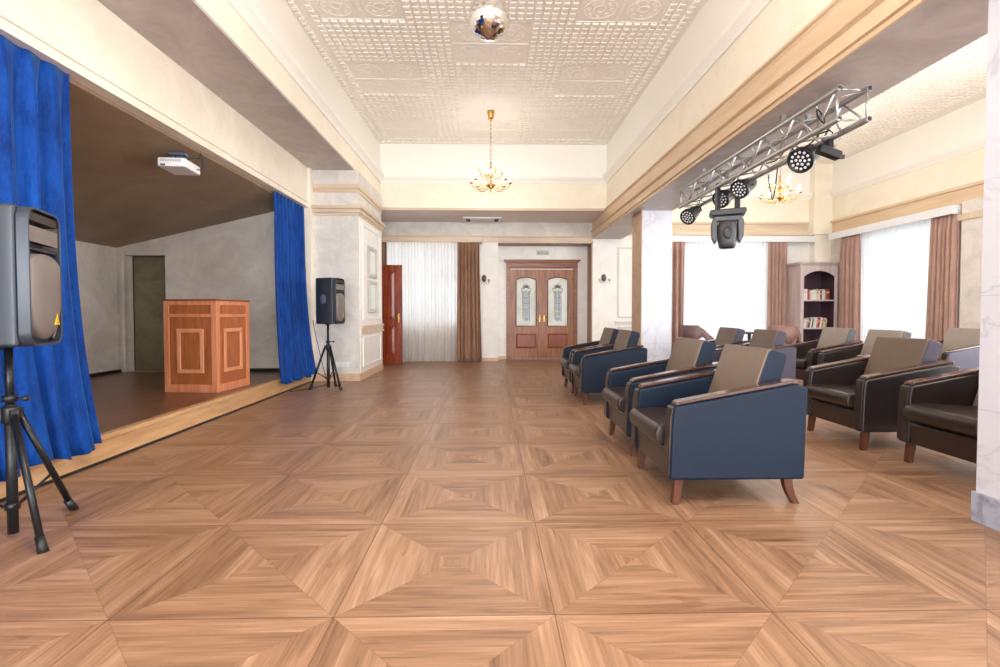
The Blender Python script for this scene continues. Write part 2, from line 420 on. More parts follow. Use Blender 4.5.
# left soffit and tray walls
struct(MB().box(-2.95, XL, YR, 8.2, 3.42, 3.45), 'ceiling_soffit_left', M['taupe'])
w = MB().box(-2.95, XL, YR, YB, 3.45, ZK); w.box(-2.95, XL, 8.2, YB, 3.42, 3.46)
struct(w, 'wall_tray_left', M['cream'])
struct(MB().box(-2.95, XL, YR, YB, ZK, ZC), 'wall_cove_left', M['white'])
# back beam
struct(MB().box(-2.95, XB, YB, YW, ZT + .02, ZK), 'wall_tray_back', M['cream'])
struct(MB().box(-2.95, XB, YB, YW, ZK, ZC), 'wall_cove_back', M['white'])
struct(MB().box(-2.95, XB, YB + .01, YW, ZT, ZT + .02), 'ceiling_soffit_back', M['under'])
# crown mouldings around the tray
CR = [(0, 3.72), (.025, 3.72), (.035, 3.75), (.06, 3.78), (.09, 3.81), (.10, 3.84), (.10, 3.86), (0, 3.86)]
struct(MB().prism([(XL + p - .001, z) for p, z in CR], YR, YB, 'y'), 'trim_crown_left', M['white'])
struct(MB().prism([(XB - p + .001, z) for p, z in CR], YR, YB, 'y'), 'trim_crown_right', M['white'])
struct(MB().prism([(YB - p + .001, z) for p, z in CR], XL, XB, 'x'), 'trim_crown_back', M['white'])
# lip on lower edge of back beam
struct(MB().box(XL, XB, YB - .02, YB + .02, ZT - .005, ZT + .045), 'trim_beam_lip', M['trimx'])

# right beam
X3 = 3.03
struct(MB().box(XB, X3, YR, YW, 2.83, ZK), 'wall_tray_right', M['cream'])
struct(MB().box(XB, X3, YR, YW, ZK, ZC), 'wall_cove_right', M['white'])
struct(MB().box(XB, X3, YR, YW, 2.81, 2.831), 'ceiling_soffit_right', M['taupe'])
def beam_trim(prof, name, mat): struct(MB().prism([(XB - p, z) for p, z in prof], YR, YW, 'y'), name, mat)
beam_trim([(-.01, 3.22), (.045, 3.22), (.05, 3.195), (.03, 3.185), (.02, 3.165), (.015, 3.02), (-.01, 3.02)], 'trim_beam_upper', M['trim'])
beam_trim([(-.01, 3.02), (.012, 3.02), (.012, 3.005), (-.01, 3.005)], 'trim_beam_shadow_line', M['trimd'])  # shadow line of the moulding, painted as a dark strip
beam_trim([(-.01, 3.005), (.03, 3.005), (.055, 2.985), (.055, 2.975), (.02, 2.96), (.02, 2.87), (.035, 2.86), (.035, 2.845), (.01, 2.84), (.01, 2.808), (-.01, 2.808)], 'trim_beam_lower', M['trim'])

# stage wall: pier near viewer, header, end strip
w = MB().box(-3.1, XS, YR, 1.2, 0, 3.42)
w.box(-3.1, XS, 1.2, 8.08, 2.79, 3.42); w.box(-3.1, -2.86, 8.08, 8.3, 0, 3.42)
struct(w, 'wall_left', M['header'])
t_ = MB().box(XS, XS + .012, 1.2, 8.1, 2.79, 2.83); t_.box(XS, XS + .02, 1.2, 8.1, 2.865, 2.88)
struct(t_, 'trim_header_left', M['header'])
# pilaster block at the end of the stage
struct(MB().box(-3.1, -2.14, 8.2, 9.93, 0, 3.42), 'wall_pilaster', M['grey'])
struct(MB().box(-2.14, -2.13, 8.26, 9.93, .12, 2.72), 'wall_pilaster_side', M['pale'])  # paler than the front face: its stronger light is put into the colour
bz = MB()
for z0, z1, p in ((3.12, 3.19, .03), (3.06, 3.12, .012), (2.79, 2.84, .09), (2.73, 2.79, .05), (2.69, 2.73, .02)):
    bz.box(-2.9, -2.14 + p, 8.2 - p, 9.93 if p > .02 else 9.93, z0, z1)
struct(bz, 'trim_pilaster_cornice', M['trimx'])
bz = MB()
for z0, z1, p in ((.86, .90, .035), (.79, .86, .018), (.76, .79, .03)): bz.box(-2.16, -2.13 + p, 8.27, 9.93, z0, z1)
struct(bz, 'trim_dado', M['trimx'])
bz = MB().box(-2.9, -2.115, 8.175, 9.95, 0, .09); bz.box(-2.9, -2.125, 8.185, 9.94, .09, .12)
struct(bz, 'baseboard_pilaster', M['base'])
def moulding(mb, x, y0, y1, z0, z1, w=.025, t=.014, axis='x', s=1):
    for a0, a1, b0, b1 in ((y0, y1, z0, z0 + w), (y0, y1, z1 - w, z1), (y0, y0 + w, z0 + w, z1 - w), (y1 - w, y1, z0 + w, z1 - w)):
        if axis == 'x': mb.box(min(x, x + s * t), max(x, x + s * t), a0, a1, b0, b1)
        else: mb.box(a0, a1, min(x, x + s * t), max(x, x + s * t), b0, b1)
    return mb
mm = moulding(MB(), -2.13, 8.42, 9.75, 1.0, 2.6); moulding(mm, -2.13, 8.42, 9.75, .2, .7)
struct(mm, 'trim_pilaster_panels', M['pale'])
# far-left recess wall with doorway casing
struct(MB().box(-3.1, XS, 9.9, 12.2, 0, 3.3), 'wall_left_recess', M['grey'])

# back wall (with recess for window and niche for the double door)
w = MB()
w.box(-2.95, -2.75, YW, YW + .5, 0, 3.3); w.box(-2.75, -.62, YW, YW + .5, 0, .82); w.box(-2.75, -.62, YW, YW + .5, 2.7, 3.3)
w.box(-.62, .19, YW, YW + .5, 0, 3.3); w.box(.19, 2.33, YW, YW + .5, 2.72, 3.3)
struct(w, 'wall_back', M['pale'])
struct(MB().box(-2.95, 2.36, YW - .012, YW, 2.82, 3.18), 'wall_back_frieze', M['grey'])
w = MB().box(.15, .42, YN, YN + .15, 0, 2.75); w.box(2.08, 2.36, YN, YN + .15, 0, 2.75); w.box(.42, 2.08, YN, YN + .15, 2.36, 2.75)
struct(w, 'wall_niche', M['pale'])
struct(MB().box(2.33, 2.36, YW + .002, YN + .1, 0, 2.72), 'trim_niche_reveal', M['reveal'])
struct(MB().box(.2, 2.33, YW + .01, YN, 2.70, 2.719), 'trim_niche_soffit', M['reveal'])
c = MB()
for z0, z1, p in ((2.83, 2.86, .10), (2.78, 2.83, .06), (2.73, 2.78, .045)): c.box(-.2, 2.34, YW - p, YW, z0, z1)
struct(c, 'trim_cornice_back', M['trimx'])
c = MB().box(-2.9, -.17, YW - .36, YW, 2.79, 2.81); c.box(-2.9, -.17, YW - .36, YW - .33, 2.68, 2.79); c.box(-.2, -.17, YW - .33, YW, 2.68, 2.79); c.box(-2.9, -.15, YW - .39, YW - .35, 2.80, 2.825)
struct(c, 'trim_pelmet_back', M['trimx'])
struct(MB().box(-.18, .19, YW - .02, YW, 0, .08), 'baseboard_back', M['base'])
struct(MB().box(.19, .38, YN - .02, YN, 0, .08), 'baseboard_niche', M['base'])
# back wall of the right hall
w = MB().box(2.36, 4.45, YW, YW + .3, 0, 3.2); w.box(4.45, 6.45, YW, YW + .3, 0, .35); w.box(4.45, 6.45, YW, YW + .3, 2.72, 3.2); w.box(6.45, 8.1, YW, YW + .3, 0, 3.2)
struct(w, 'wall_back_right', M['pale'])
struct(MB().box(X3, 8.1, YW - .02, YW + .3, 3.2, ZK), 'wall_upper_back', M['cream'])
struct(MB().box(X3, 8.1, YW - .02, YW + .3, ZK, ZC), 'wall_cove_back_right', M['white'])
def cor(p0, z0, z1, a, b, axis, face, sgn):
    m_ = MB()
    for zz0, zz1, p in ((z1 - .05, z1, .07), (z0 + .02, z1 - .05, .03), (z0, z0 + .02, .05)):
        if axis == 'x': m_.box(a, b, min(face, face + sgn * p), max(face, face + sgn * p), zz0, zz1)
        else: m_.box(min(face, face + sgn * p), max(face, face + sgn * p), a, b, zz0, zz1)
    return m_
struct(cor(0, 2.9, 3.2, X3, 7.4, 'x', YW, -1), 'trim_cornice_back_right', M['trimx'])
struct(MB().prism([(YW - .02 - p, z) for p, z in CR], X3, XR, 'x'), 'trim_crown_back_right', M['white'])
c = MB().box(4.0, 7.38, YW - .26, YW, 2.82, 2.85); c.box(4.0, 7.38, YW - .26, YW - .24, 2.72, 2.82)
struct(c, 'trim_pelmet_back_right', M['frame'])
# corner pilaster
w = MB().box(7.42, 8.0, 11.33, 11.5, 0, 2.9); w.box(7.35, 8.0, 11.26, 11.5, 2.9, 3.22); w.box(7.38, 8.0, 11.3, 11.5, 3.22, ZC)
struct(w, 'wall_corner_pilaster', M['cream'])
struct(moulding(MB(), YW - .001, 6.5, 7.25, 1.0, 2.6, axis='y', s=-1), 'trim_panel_back_right', M['pale'])
mm = MB(); moulding(mm, YW - .001, 2.95, 3.9, 1.0, 2.62, axis='y', s=-1); moulding(mm, YW - .001, 2.95, 3.9, .2, .78, axis='y', s=-1); mm.box(2.9, 3.95, YW - .03, YW, .86, .92)
struct(mm, 'trim_panel_sconce_wall', M['framew'])
# right wall: far window seen, two nearer ones unseen and added for daylight
wins = [(8.3, 10.35), (4.4, 6.7), (.3, 2.9)]
w = MB(); y = YR
for a, b in sorted(wins):
    w.box(XR, XR + .3, y, a, 0, 2.9); w.box(XR, XR + .3, a, b, 0, .35); w.box(XR, XR + .3, a, b, 2.72, 2.9); y = b
w.box(XR, XR + .3, y, 11.6, 0, 2.9)
struct(w, 'wall_right', M['grey'])
struct(MB().box(XR, XR + .3, YR, YW + .3, 2.9, ZK), 'wall_upper_right', M['cream'])
struct(MB().box(XR, XR + .3, YR, YW + .3, ZK, ZC), 'wall_cove_far_right', M['white'])
struct(cor(0, 2.9, 3.2, YR, 11.26, 'y', XR, -1), 'trim_cornice_right', M['trim'])
struct(MB().prism([(XR - p, z) for p, z in CR], YR, YW, 'y'), 'trim_crown_far_right', M['white'])
c = MB().box(7.48, XR, 8.0, 10.95, 2.83, 2.86); c.box(7.48, 7.50, 8.0, 10.95, 2.72, 2.83); c.box(7.50, XR, 8.0, 8.02, 2.72, 2.83)
struct(c, 'trim_pelmet_right', M['frame'])
# pier beyond the window: pilaster with panel
w = MB().box(7.6, XR, 7.55, 7.95, 0, 2.9)
struct(w, 'wall_pier', M['grey'])
struct(MB().box(7.57, 7.79, 7.5, 8.0, 2.6, 2.7), 'trim_pier_capital', M['trimx'])
mm = moulding(MB(), XR, 6.85, 7.45, 1.05, 2.55, axis='x', s=-1); mm.box(XR - .03, XR, 6.7, 7.55, .93, .98)
struct(mm, 'trim_panel_right', M['pale'])
# wall behind the viewer; its unseen tall windows are added to brighten the hall
w = MB(); xs = [(-2.3, -.3), (.3, 2.2), (3.6, 6.8)]; x = -3.1
for a, b in xs:
    w.box(x, a, YR - .3, YR, 0, ZC); w.box(a, b, YR - .3, YR, 0, .3); w.box(a, b, YR - .3, YR, 2.9, ZC); x = b
w.box(x, 8.1, YR - .3, YR, 0, ZC)
struct(w, 'wall_front', M['pale'])

# windows: frame (with mullions) + panes
wn = 0
def window(c, w_, z0, z1, axis, cols, transom=None):
    global wn; wn += 1
    a, b = c
    fr = MB(); t = .05
    def bx(mb, u0, u1, v0, v1, d0=-.03, d1=.03):
        if axis == 'y': mb.box(u0, u1, w_ + d0, w_ + d1, v0, v1)
        else: mb.box(w_ + d0, w_ + d1, u0, u1, v0, v1)
    bx(fr, a, b, z0, z0 + t); bx(fr, a, b, z1 - t, z1)
    for k in range(cols + 1):
        u = a + (b - a) * k / cols; bx(fr, max(a, u - t / 2), min(b, u + t / 2), z0 + t, z1 - t)
    if transom: bx(fr, a, b, transom - .03, transom + .03, -.028, .028)
    o = fr.build('window_%d' % wn, M['frame']); o['kind'] = 'structure'
    g = MB(); bx(g, a + .02, b - .02, z0 + .02, z1 - .02, -.004, .004); g.build('pane', M['glass'], o)
window((-2.75, -.62), YW + .2, .82, 2.7, 'y', 3, 1.95)
window((4.45, 6.45), YW + .15, .35, 2.72, 'y', 3, 2.1)
window((8.3, 10.35), XR + .15, .35, 2.72, 'x', 3, 2.1)
window((4.4, 6.7), XR + .15, .35, 2.72, 'x', 3, 2.1)  # unseen window, added as a daylight source
window((.3, 2.9), XR + .15, .35, 2.72, 'x', 3, 2.1)  # second unseen window added for daylight
for a, b in xs: window((a, b), YR - .15, .3, 2.9, 'y', 3, 2.2)  # unseen windows behind the viewer, added for light

# columns
def column(x0, x1, y0, y1, ztop, beige_left, plinth):
    o = struct(MB().box(x0, x1, y0, y1, 0, ztop), 'column', M['marble'])
    b = MB().box(x0 - .014, x1 + .02, y0 - .02, y1 + .015, 0, plinth)
    b.build('plinth', M['marbleg'], o, bevel=.004)
    if beige_left:
        MB().box(x0 - .012, x0, y0 + .004, y1, plinth, ztop).build('beige_side', M['marbleb'], o)  # thin beige veined sheet over the left side of the shaft
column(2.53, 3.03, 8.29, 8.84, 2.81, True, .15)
column(2.59, 3.12, 2.05, 2.59, 2.81, False, .16)

# stage
struct(MB().box(-5.75, XS, .5, 7.85, .17, .2), 'floor_stage', M['stagefloor'])
struct(MB().box(-2.93, XS + .02, .5, 8.18, .0, .17), 'trim_stage_fascia', M['fascia'])
struct(MB().box(-2.93, XS + .035, .5, 8.18, .17, .203), 'trim_stage_nosing', M['fascia'])
struct(MB().box(XS + .02, XS + .034, .5, 8.18, 0, .018), 'trim_stage_toe', M['black'])
w = MB().box(-5.9, -5.75, .4, 7.85, 0, 3)
struct(w, 'wall_stage_left', M['stagewall'])
w = MB().box(-5.9, -5.62, 7.85, 8.0, 0, 3); w.box(-5.02, -3.03, 7.85, 8.08, 0, 3); w.box(-5.62, -5.02, 7.85, 8.0, 2.0, 3); w.box(-5.62, -5.02, 7.85, 8.0, 0, .2)
struct(w, 'wall_stage_back', M['stagewall'])
struct(MB().box(-5.9, -3.0, .35, .5, 0, 3), 'wall_stage_front', M['stagewall'])
struct(MB().prism([(-5.9, 2.08), (-3.0, 2.76), (-3.0, 2.95), (-5.9, 2.95)], .4, 7.86, 'y'), 'ceiling_stage', M['stageceil'])
c = MB().box(-5.67, -5.62, 7.80, 7.86, .2, 2.05); c.box(-5.67, -5.0, 7.84, 7.86, 2.0, 2.03)
struct(c, 'trim_stage_doorway', M['stagewall'])
w = MB().box(-5.95, -4.7, 9.0, 9.1, 0, 2.5); w.box(-5.95, -5.75, 8.0, 9.0, 0, 2.5); w.box(-4.8, -4.7, 8.0, 9.0, 0, 2.5); w.box(-5.9, -4.7, 8.0, 9.0, 2.4, 2.5); w.box(-5.9, -4.7, 8.0, 9.0, .0, .19)
struct(w, 'wall_passage', M['stagefloor'])  # dark plank material on these walls paints in the unlit passage's gloom
struct(MB().box(-5.62, -5.13, 8.02, 8.06, .2, 1.99), 'door_1', M['olive'])
struct(MB().box(-5.75, -5.68, .5, 7.8, .2, .24), 'baseboard_stage_left', M['black'])
struct(MB().box(-5.0, -2.95, 7.82, 7.85, .2, .25), 'baseboard_stage_back', M['black'])

# ------------------------------------------------------------------ doors
def panel_raised(mb, x0, x1, z0, z1, y, d=.015, in_=.035):
    mb.add([(x0, y, z0), (x1, y, z0), (x1, y, z1), (x0, y, z1), (x0 + in_, y - d, z0 + in_), (x1 - in_, y - d, z0 + in_), (x1 - in_, y - d, z1 - in_), (x0 + in_, y - d, z1 - in_)],
           [(4, 5, 6, 7), (0, 1, 5, 4), (1, 2, 6, 5), (2, 3, 7, 6), (3, 0, 4, 7)])
def arch(x0, x1, z0, zs, rise, n=12):
    pts = [(x0, z0), (x1, z0)]
    for k in range(n + 1):
        u = k / n; pts.append((x1 + (x0 - x1) * u, zs + rise * sin(pi * u) ** .8))
    return pts
fr = MB()
fr.box(.39, .49, YN - .04, YN + .05, 0, 2.2); fr.box(1.99, 2.09, YN - .04, YN + .05, 0, 2.2)
fr.box(.39, 2.09, YN - .05, YN + .05, 2.2, 2.31); fr.box(.36, 2.12, YN - .08, YN + .03, 2.31, 2.34); fr.box(.33, 2.15, YN - .11, YN + .03, 2.34, 2.375)
fr.box(.49, 1.99, YN - .015, YN + .03, 2.165, 2.20)
d2 = fr.build('door_2', M['doorx'], bevel=.004); d2['kind'] = 'structure'; d2['label'] = 'walnut double door casing with stepped crown'
def leaf(x0, x1, hside):
    lf = MB(); y0, y1 = YN - .02, YN + .03; gx0, gx1 = x0 + .125, x1 - .125; z0 = .01; zt = 2.15
    zg0, zs, rise = .79, 1.90, .07
    for a, b in ((x0, gx0), (gx1, x1)): lf.box(a, b, y0, y1, z0, zt)
    lf.box(gx0, gx1, y0, y1, z0, .26); lf.box(gx0, gx1, y0, y1, .62, zg0)
    # arched top rail
    n = 12; poly = [(gx0, zt)] + [(gx0 + (gx1 - gx0) * k / n, zs + rise * sin(pi * k / n) ** .8) for k in range(n + 1)] + [(gx1, zt)]
    lf.prism(poly, y0, y1, 'y')
    L = lf.build('door_leaf', M['door'], d2)
    g = MB().prism(arch(gx0, gx1, zg0, zs, rise), YN + .002, YN + .008, 'y'); g.build('glass_panel', M['frost'], L)
    # bead around glass
    b = MB(); pts = [(gx0 + .008, YN - .02, zg0 + .008), (gx1 - .008, YN - .02, zg0 + .008)] + [(gx1 - .008 + (gx0 - gx1 + .016) * k / n, YN - .02, zs + rise * sin(pi * k / n) ** .8 - .008) for k in range(n + 1)]
    b.tube(pts + [pts[0]], .011, 6); b.build('glazing_bead', M['seat'], L)
    # ornament: shell palmette on slender stems
    o = MB(); cx = (gx0 + gx1) / 2; yy = YN - .004
    for k in range(9):
        a = R(-20 + 27.5 * k); r = .11 if k % 2 == 0 else .095
        o.tube([(cx, yy, 1.72), (cx + r * .6 * cos(a), yy, 1.72 + r * .55 * sin(a)), (cx + r * cos(a), yy, 1.72 + r * .8 * sin(a))], [.004, .011, .005], 5)
    for s_ in (-1, 1):
        for q, xx in enumerate((.02, .05, .08)):
            o.tube([(cx + s_ * xx, yy, 1.64), (cx + s_ * xx, yy, 1.1 - .05 * q), (cx + s_ * (xx - .01), yy, .93)], .0055, 5)
        o.tube([(cx + s_ * .12, yy, 1.70), (cx + s_ * .10, yy, 1.6), (cx + s_ * .05, yy, 1.58)], .006, 5)
    for z in (1.5, 1.36, 1.22): o.tube([(cx - .08, yy, z), (cx, yy, z - .03), (cx + .08, yy, z)], .005, 5)
    o.build('leaded_ornament', M['lead'], L)
    p = MB()
    for z in (1.55, 1.42, 1.28, 1.1, .96): p.box(cx - .045, cx + .045, YN - .006, YN - .001, z - .045, z + .03)
    p.box(cx + .07, cx + .1, YN - .006, YN - .001, .9, 1.5)
    p.build('inlay', M['leadb'], L)
    p = MB(); p.box(gx0, gx1, YN, YN + .02, .26, .62); panel_raised(p, gx0 + .01, gx1 - .01, .27, .61, YN)
    p.build('lower_panel', M['doorr'], L)
    h = MB(); hx = x0 + .05 if hside < 0 else x1 - .05
    h.box(hx - .013, hx + .013, YN - .028, YN - .02, .90, 1.05); h.tube([(hx, YN - .03, 1.02), (hx, YN - .07, 1.02), (hx - .09 * hside, YN - .075, 1.02)], .009, 8)
    h.tube([(hx, YN - .03, .92), (hx, YN - .045, .92)], .011, 8)
    h.build('door_handle', M['gold'], L)
leaf(.49, 1.235, 1); leaf(1.245, 1.99, -1)
MB().box(1.215, 1.265, YN - .03, YN - .019, .01, 2.15).build('astragal', M['door'], d2)

# opened mahogany leaf in front of the window
d3 = MB(); x0, x1, y0, y1 = -2.78, -1.885, 10.78, 10.82
for a, b in ((x0, x0 + .13), (x1 - .15, x1)): d3.box(a, b, y0, y1, .01, 2.14)
for a, b in ((.01, .2), (.83, .97), (2.0, 2.14)): d3.box(x0 + .13, x1 - .15, y0, y1, a, b)
D3 = d3.build('door_3', M['mahog'], bevel=.004); D3['kind'] = 'structure'; D3['label'] = 'opened mahogany door leaf beside the sheer curtain'
for a, b, nm in ((.2, .83, 'lower_panel'), (.97, 2.0, 'upper_panel')):
    p = MB().box(x0 + .13, x1 - .15, y0 + .012, y1 - .01, a, b); panel_raised(p, x0 + .15, x1 - .17, a + .02, b - .02, y0 + .012, .01, .05); p.build(nm, M['mahog'], D3)
h = MB().box(x1 - .09, x1 - .055, y0 - .008, y0, .9, 1.1); h.tube([(x1 - .07, y0, 1.05), (x1 - .07, y0 - .05, 1.05), (x1 - .18, y0 - .055, 1.05)], .009, 8); h.sphere((x1 - .07, y0 - .015, .93), .015)
h.build('door_handle', M['gold'], D3)
h = MB(); [h.box(x0 - .02, x0 + .01, y0 - .006, y0 + .01, z, z + .1) for z in (.3, 1.8)]; h.box(-2.9, x0, 10.83, 10.87, 0, 2.2)
h.build('hinge_post', M['mahog'], D3)

# ------------------------------------------------------------------ curtains
def curtain(name, label, cat, mat, p0, p1, z0, z1, folds, amp, q0=None, q1=None, solid=.004, group=None, seed=1, flare=1.5, hem=.0):
    rnd = random.Random(seed)
    p0, p1 = Vector(p0), Vector(p1); q0 = Vector(q0) if q0 else p0; q1 = Vector(q1) if q1 else p1
    nu, nv = folds * 10, 26
    ph = [rnd.uniform(-.5, .5) for _ in range(folds + 2)]; am = [rnd.uniform(.6, 1.25) for _ in range(folds + 2)]
    vs = []; L = (p1 - p0).length
    for j in range(nv + 1):
        t = j / nv; a = p0.lerp(q0, t ** flare); b = p1.lerp(q1, t ** flare)
        d = (b - a).normalized(); nrm = Vector((d.y, -d.x))
        for i in range(nu + 1):
            u = i / nu; k = u * folds; ki = int(min(k, folds - 1)); fr_ = k - ki
            A = am[ki] * (1 - fr_) + am[ki + 1] * fr_; P_ = ph[ki] * (1 - fr_) + ph[ki + 1] * fr_
            env = (.3 + .7 * min(1, t * 8)) * (1 + .25 * t)
            w_ = sin(2 * pi * k + P_ * t * 1.2) + .3 * sin(4 * pi * k + 2 * P_ + 1.5 * t) + .14 * sin(6 * pi * k + P_ * 5)
            off = amp * A * env * w_
            pt = a.lerp(b, u) + nrm * off + d * (amp * .5 * t * sin(2 * pi * k * .5 + P_ * 3))
            hz = hem * sin(2 * pi * k * .37 + 1) * t
            vs.append((pt.x, pt.y, z1 + (z0 - z1) * t + hz))
    n = nu + 1
    fs = [(j * n + i, j * n + i + 1, (j + 1) * n + i + 1, (j + 1) * n + i) for j in range(nv) for i in range(nu)]
    o = MB().add(vs, fs, True).build(name, mat, None, solid=solid, recalc=False)
    return tag(o, label, cat, group)
curtain('stage_curtain', 'royal blue velvet stage curtain behind the large loudspeaker at the near end', 'curtain', M['velvet'], (-2.96, 1.7), (-2.965, 3.63), .155, 2.79, 11, .04, (-2.85, 1.75), (-2.80, 3.63), seed=3, hem=.02, flare=3.2, group='blue velvet stage curtains')
curtain('stage_curtain', 'royal blue velvet stage curtain at the far end beside the small loudspeaker', 'curtain', M['velvet'], (-2.96, 6.95), (-2.955, 8.04), .14, 2.785, 9, .034, (-2.83, 6.78), (-2.77, 7.98), seed=5, hem=.02, flare=3.2, group='blue velvet stage curtains')
yc = YW - .22
curtain('sheer_curtain', 'off-white sheer curtain behind the opened mahogany door', 'curtain', M['sheerw'], (-2.36, yc), (-.72, yc), .02, 2.785, 22, .022, solid=0, seed=8)
curtain('drape', 'long brown drape between the off-white sheer and the left wall lamp', 'curtain', M['brown'], (-.72, yc - .095), (-.24, yc - .095), .02, 2.785, 6, .045, (-.74, yc - .095), (-.2, yc - .095), seed=9)
curtain('drape', 'narrow brown drape above the opened mahogany door', 'curtain', M['brown'], (-2.70, yc - .095), (-2.29, yc - .095), .02, 2.785, 5, .045, seed=10)
yc2 = YW - .13
curtain('sheer_curtain', 'bright white sheer curtain between the marble column and the bookcase', 'curtain', M['sheer'], (4.35, yc2), (6.42, yc2), .02, 2.785, 24, .02, solid=0, seed=11)
curtain('drape', 'rose-brown drape directly right of the distant marble column', 'curtain', M['rose'], (3.98, yc2 - .08), (4.42, yc2 - .08), .02, 2.785, 4, .042, seed=12)
curtain('drape', 'rose-brown drape beside the left side of the bookcase', 'curtain', M['rose'], (6.33, yc2 - .08), (6.77, yc2 - .08), .02, 2.785, 5, .045, seed=13)
xc = 7.70
curtain('sheer_curtain', 'bright white sheer curtain over the right wall window', 'curtain', M['sheer'], (xc, 10.4), (xc, 8.3), .02, 2.785, 24, .02, solid=0, seed=14)
curtain('drape', 'rose-brown drape to the right of the bookcase', 'curtain', M['rose'], (xc - .12, 10.68), (xc - .12, 10.15), .02, 2.785, 5, .045, seed=15)
curtain('drape', 'wide rose-brown drape nearest the front marble column', 'curtain', M['rose'], (xc - .12, 8.48), (xc - .12, 7.99), .02, 2.785, 6, .04, (xc - .12, 8.55), (xc - .12, 7.98), seed=16)

# ------------------------------------------------------------------ armchairs
def rprism_bevel(poly, a, b, name, mat, root, bev=.018, seg=3): return MB().prism(poly, a, b, 'y').build(name, mat, root, bevel=bev, seg=seg)
CW = .77
def make_chair(label, side, back, backside=None):
    t = thing('armchair', label, 'armchair', group='low leather armchairs in rows')
    prof = [(-.012, .15), (.0, .50), (.012, .575), (.70, .700), (.785, .685), (.772, .15)]
    capp = [(.02, .579), (.035, .600), (.70, .725), (.735, .722), (.735, .698), (.70, .702)]
    for y0 in (0, CW - .1):
        a = rprism_bevel(prof, y0, y0 + .1, 'arm', side, t)
        MB().prism(capp, y0 + .008, y0 + .092, 'y').build('arm_cap', M['cap'], a, bevel=.006)
        MB().prism([(-.022, .17), (-.012, .50), (.0, .565), (.012, .573), (.004, .50), (-.008, .17)], y0 + .008, y0 + .092, 'y').build('arm_front', M['seat'], a, bevel=.006)
    MB().prism([(.005, .15), (-.008, .30), (.03, .34), (.70, .34), (.70, .15)], .1, CW - .1, 'y').build('seat_base', M['seat'], t, bevel=.012, seg=3)
    sc_ = [(-.06, .345), (-.068, .40), (-.045, .445), (.1, .452), (.56, .43), (.56, .33), (-.02, .325)]
    MB().prism(sc_, .104, CW - .104, 'y').build('seat_cushion', M['seat'], t, bevel=.02, seg=4)
    bk = [(.45, .40), (.61, .882), (.632, .893), (.715, .868), (.725, .848), (.60, .42)]
    b = MB().prism(bk, .106, CW - .106, 'y').build('backrest', side if backside is None else backside, t, bevel=.016, seg=3)
    MB().prism([(.442, .41), (.601, .882), (.618, .897), (.652, .889), (.615, .855), (.46, .40)], .112, CW - .112, 'y').build('backrest_face', back, b, bevel=.008, seg=3)
    MB().prism([(.70, .15), (.70, .66), (.765, .66), (.76, .15)], .1, CW - .1, 'y').build('rear_panel', side, t, bevel=.01)
    MB().box(.70, .775, .1, CW - .1, .66, .685).build('rear_rail', M['cap'], t, bevel=.005)
    for y0 in (.03, CW - .03 - .045):
        for rear in (0, 1):
            l = MB()
            x = .03 if not rear else .665
            n = 6
            for k in range(n):
                t0, t1 = k / n, (k + 1) / n
                def cen(q): return x + (.06 * q ** 1.8 if rear else -.012 * q), .052 - .016 * q
                (c0, w0), (c1, w1) = cen(t0), cen(t1); z0, z1 = .16 * (1 - t0), .16 * (1 - t1)
                l.prism([(c0, z0), (c0 + w0, z0), (c1 + w1, z1), (c1, z1)], y0, y0 + .042, 'y')
            l.build('leg', M['leg'], t)
    return t
A = make_chair('armchair with a side tinted with blue daylight, nearest the viewer in the left row', M['navy'], M['back'])
A.location = (1.04, 2.815, 0)
dup(A, (1.07, 3.80, 0), 0, 'armchair just behind the nearest daylight-tinted armchair, its outer side hidden')
Cc = dup(A, (1.11, 5.95, 0), 0, 'armchair with blue daylight tint on its side in front of the distant marble column')
dup(A, (1.11, 6.82, 0), 0, 'farthest armchair of the left row, closest to the double door')
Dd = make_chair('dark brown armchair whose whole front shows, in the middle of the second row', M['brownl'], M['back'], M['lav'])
Dd.location = (2.99, 3.92, 0)
dup(Dd, (3.08, 2.92, 0), 0, 'dark brown armchair partly cut off by the front marble column')
H = make_chair('armchair with lavender daylight tint on its side, in the second row behind the nearest armchair', M['lav'], M['back'])
H.location = (2.97, 6.03, 0)
dup(H, (2.91, 6.93, 0), 0, 'farthest armchair of the second row, in front of the white sheer window')
I = make_chair('pale-backed armchair in front of the bookcase in the third row', M['brownl'], M['backl'])
I.location = (4.46, 6.84, 0)
J = dup(I, (4.43, 5.89, 0), 0, 'armchair in the third row just behind the whole dark brown one')
K = make_chair('pale-backed armchair with lavender daylight tint on its side by the right wall drape', M['lav'], M['backl'])
K.location = (6.12, 6.55, 0)

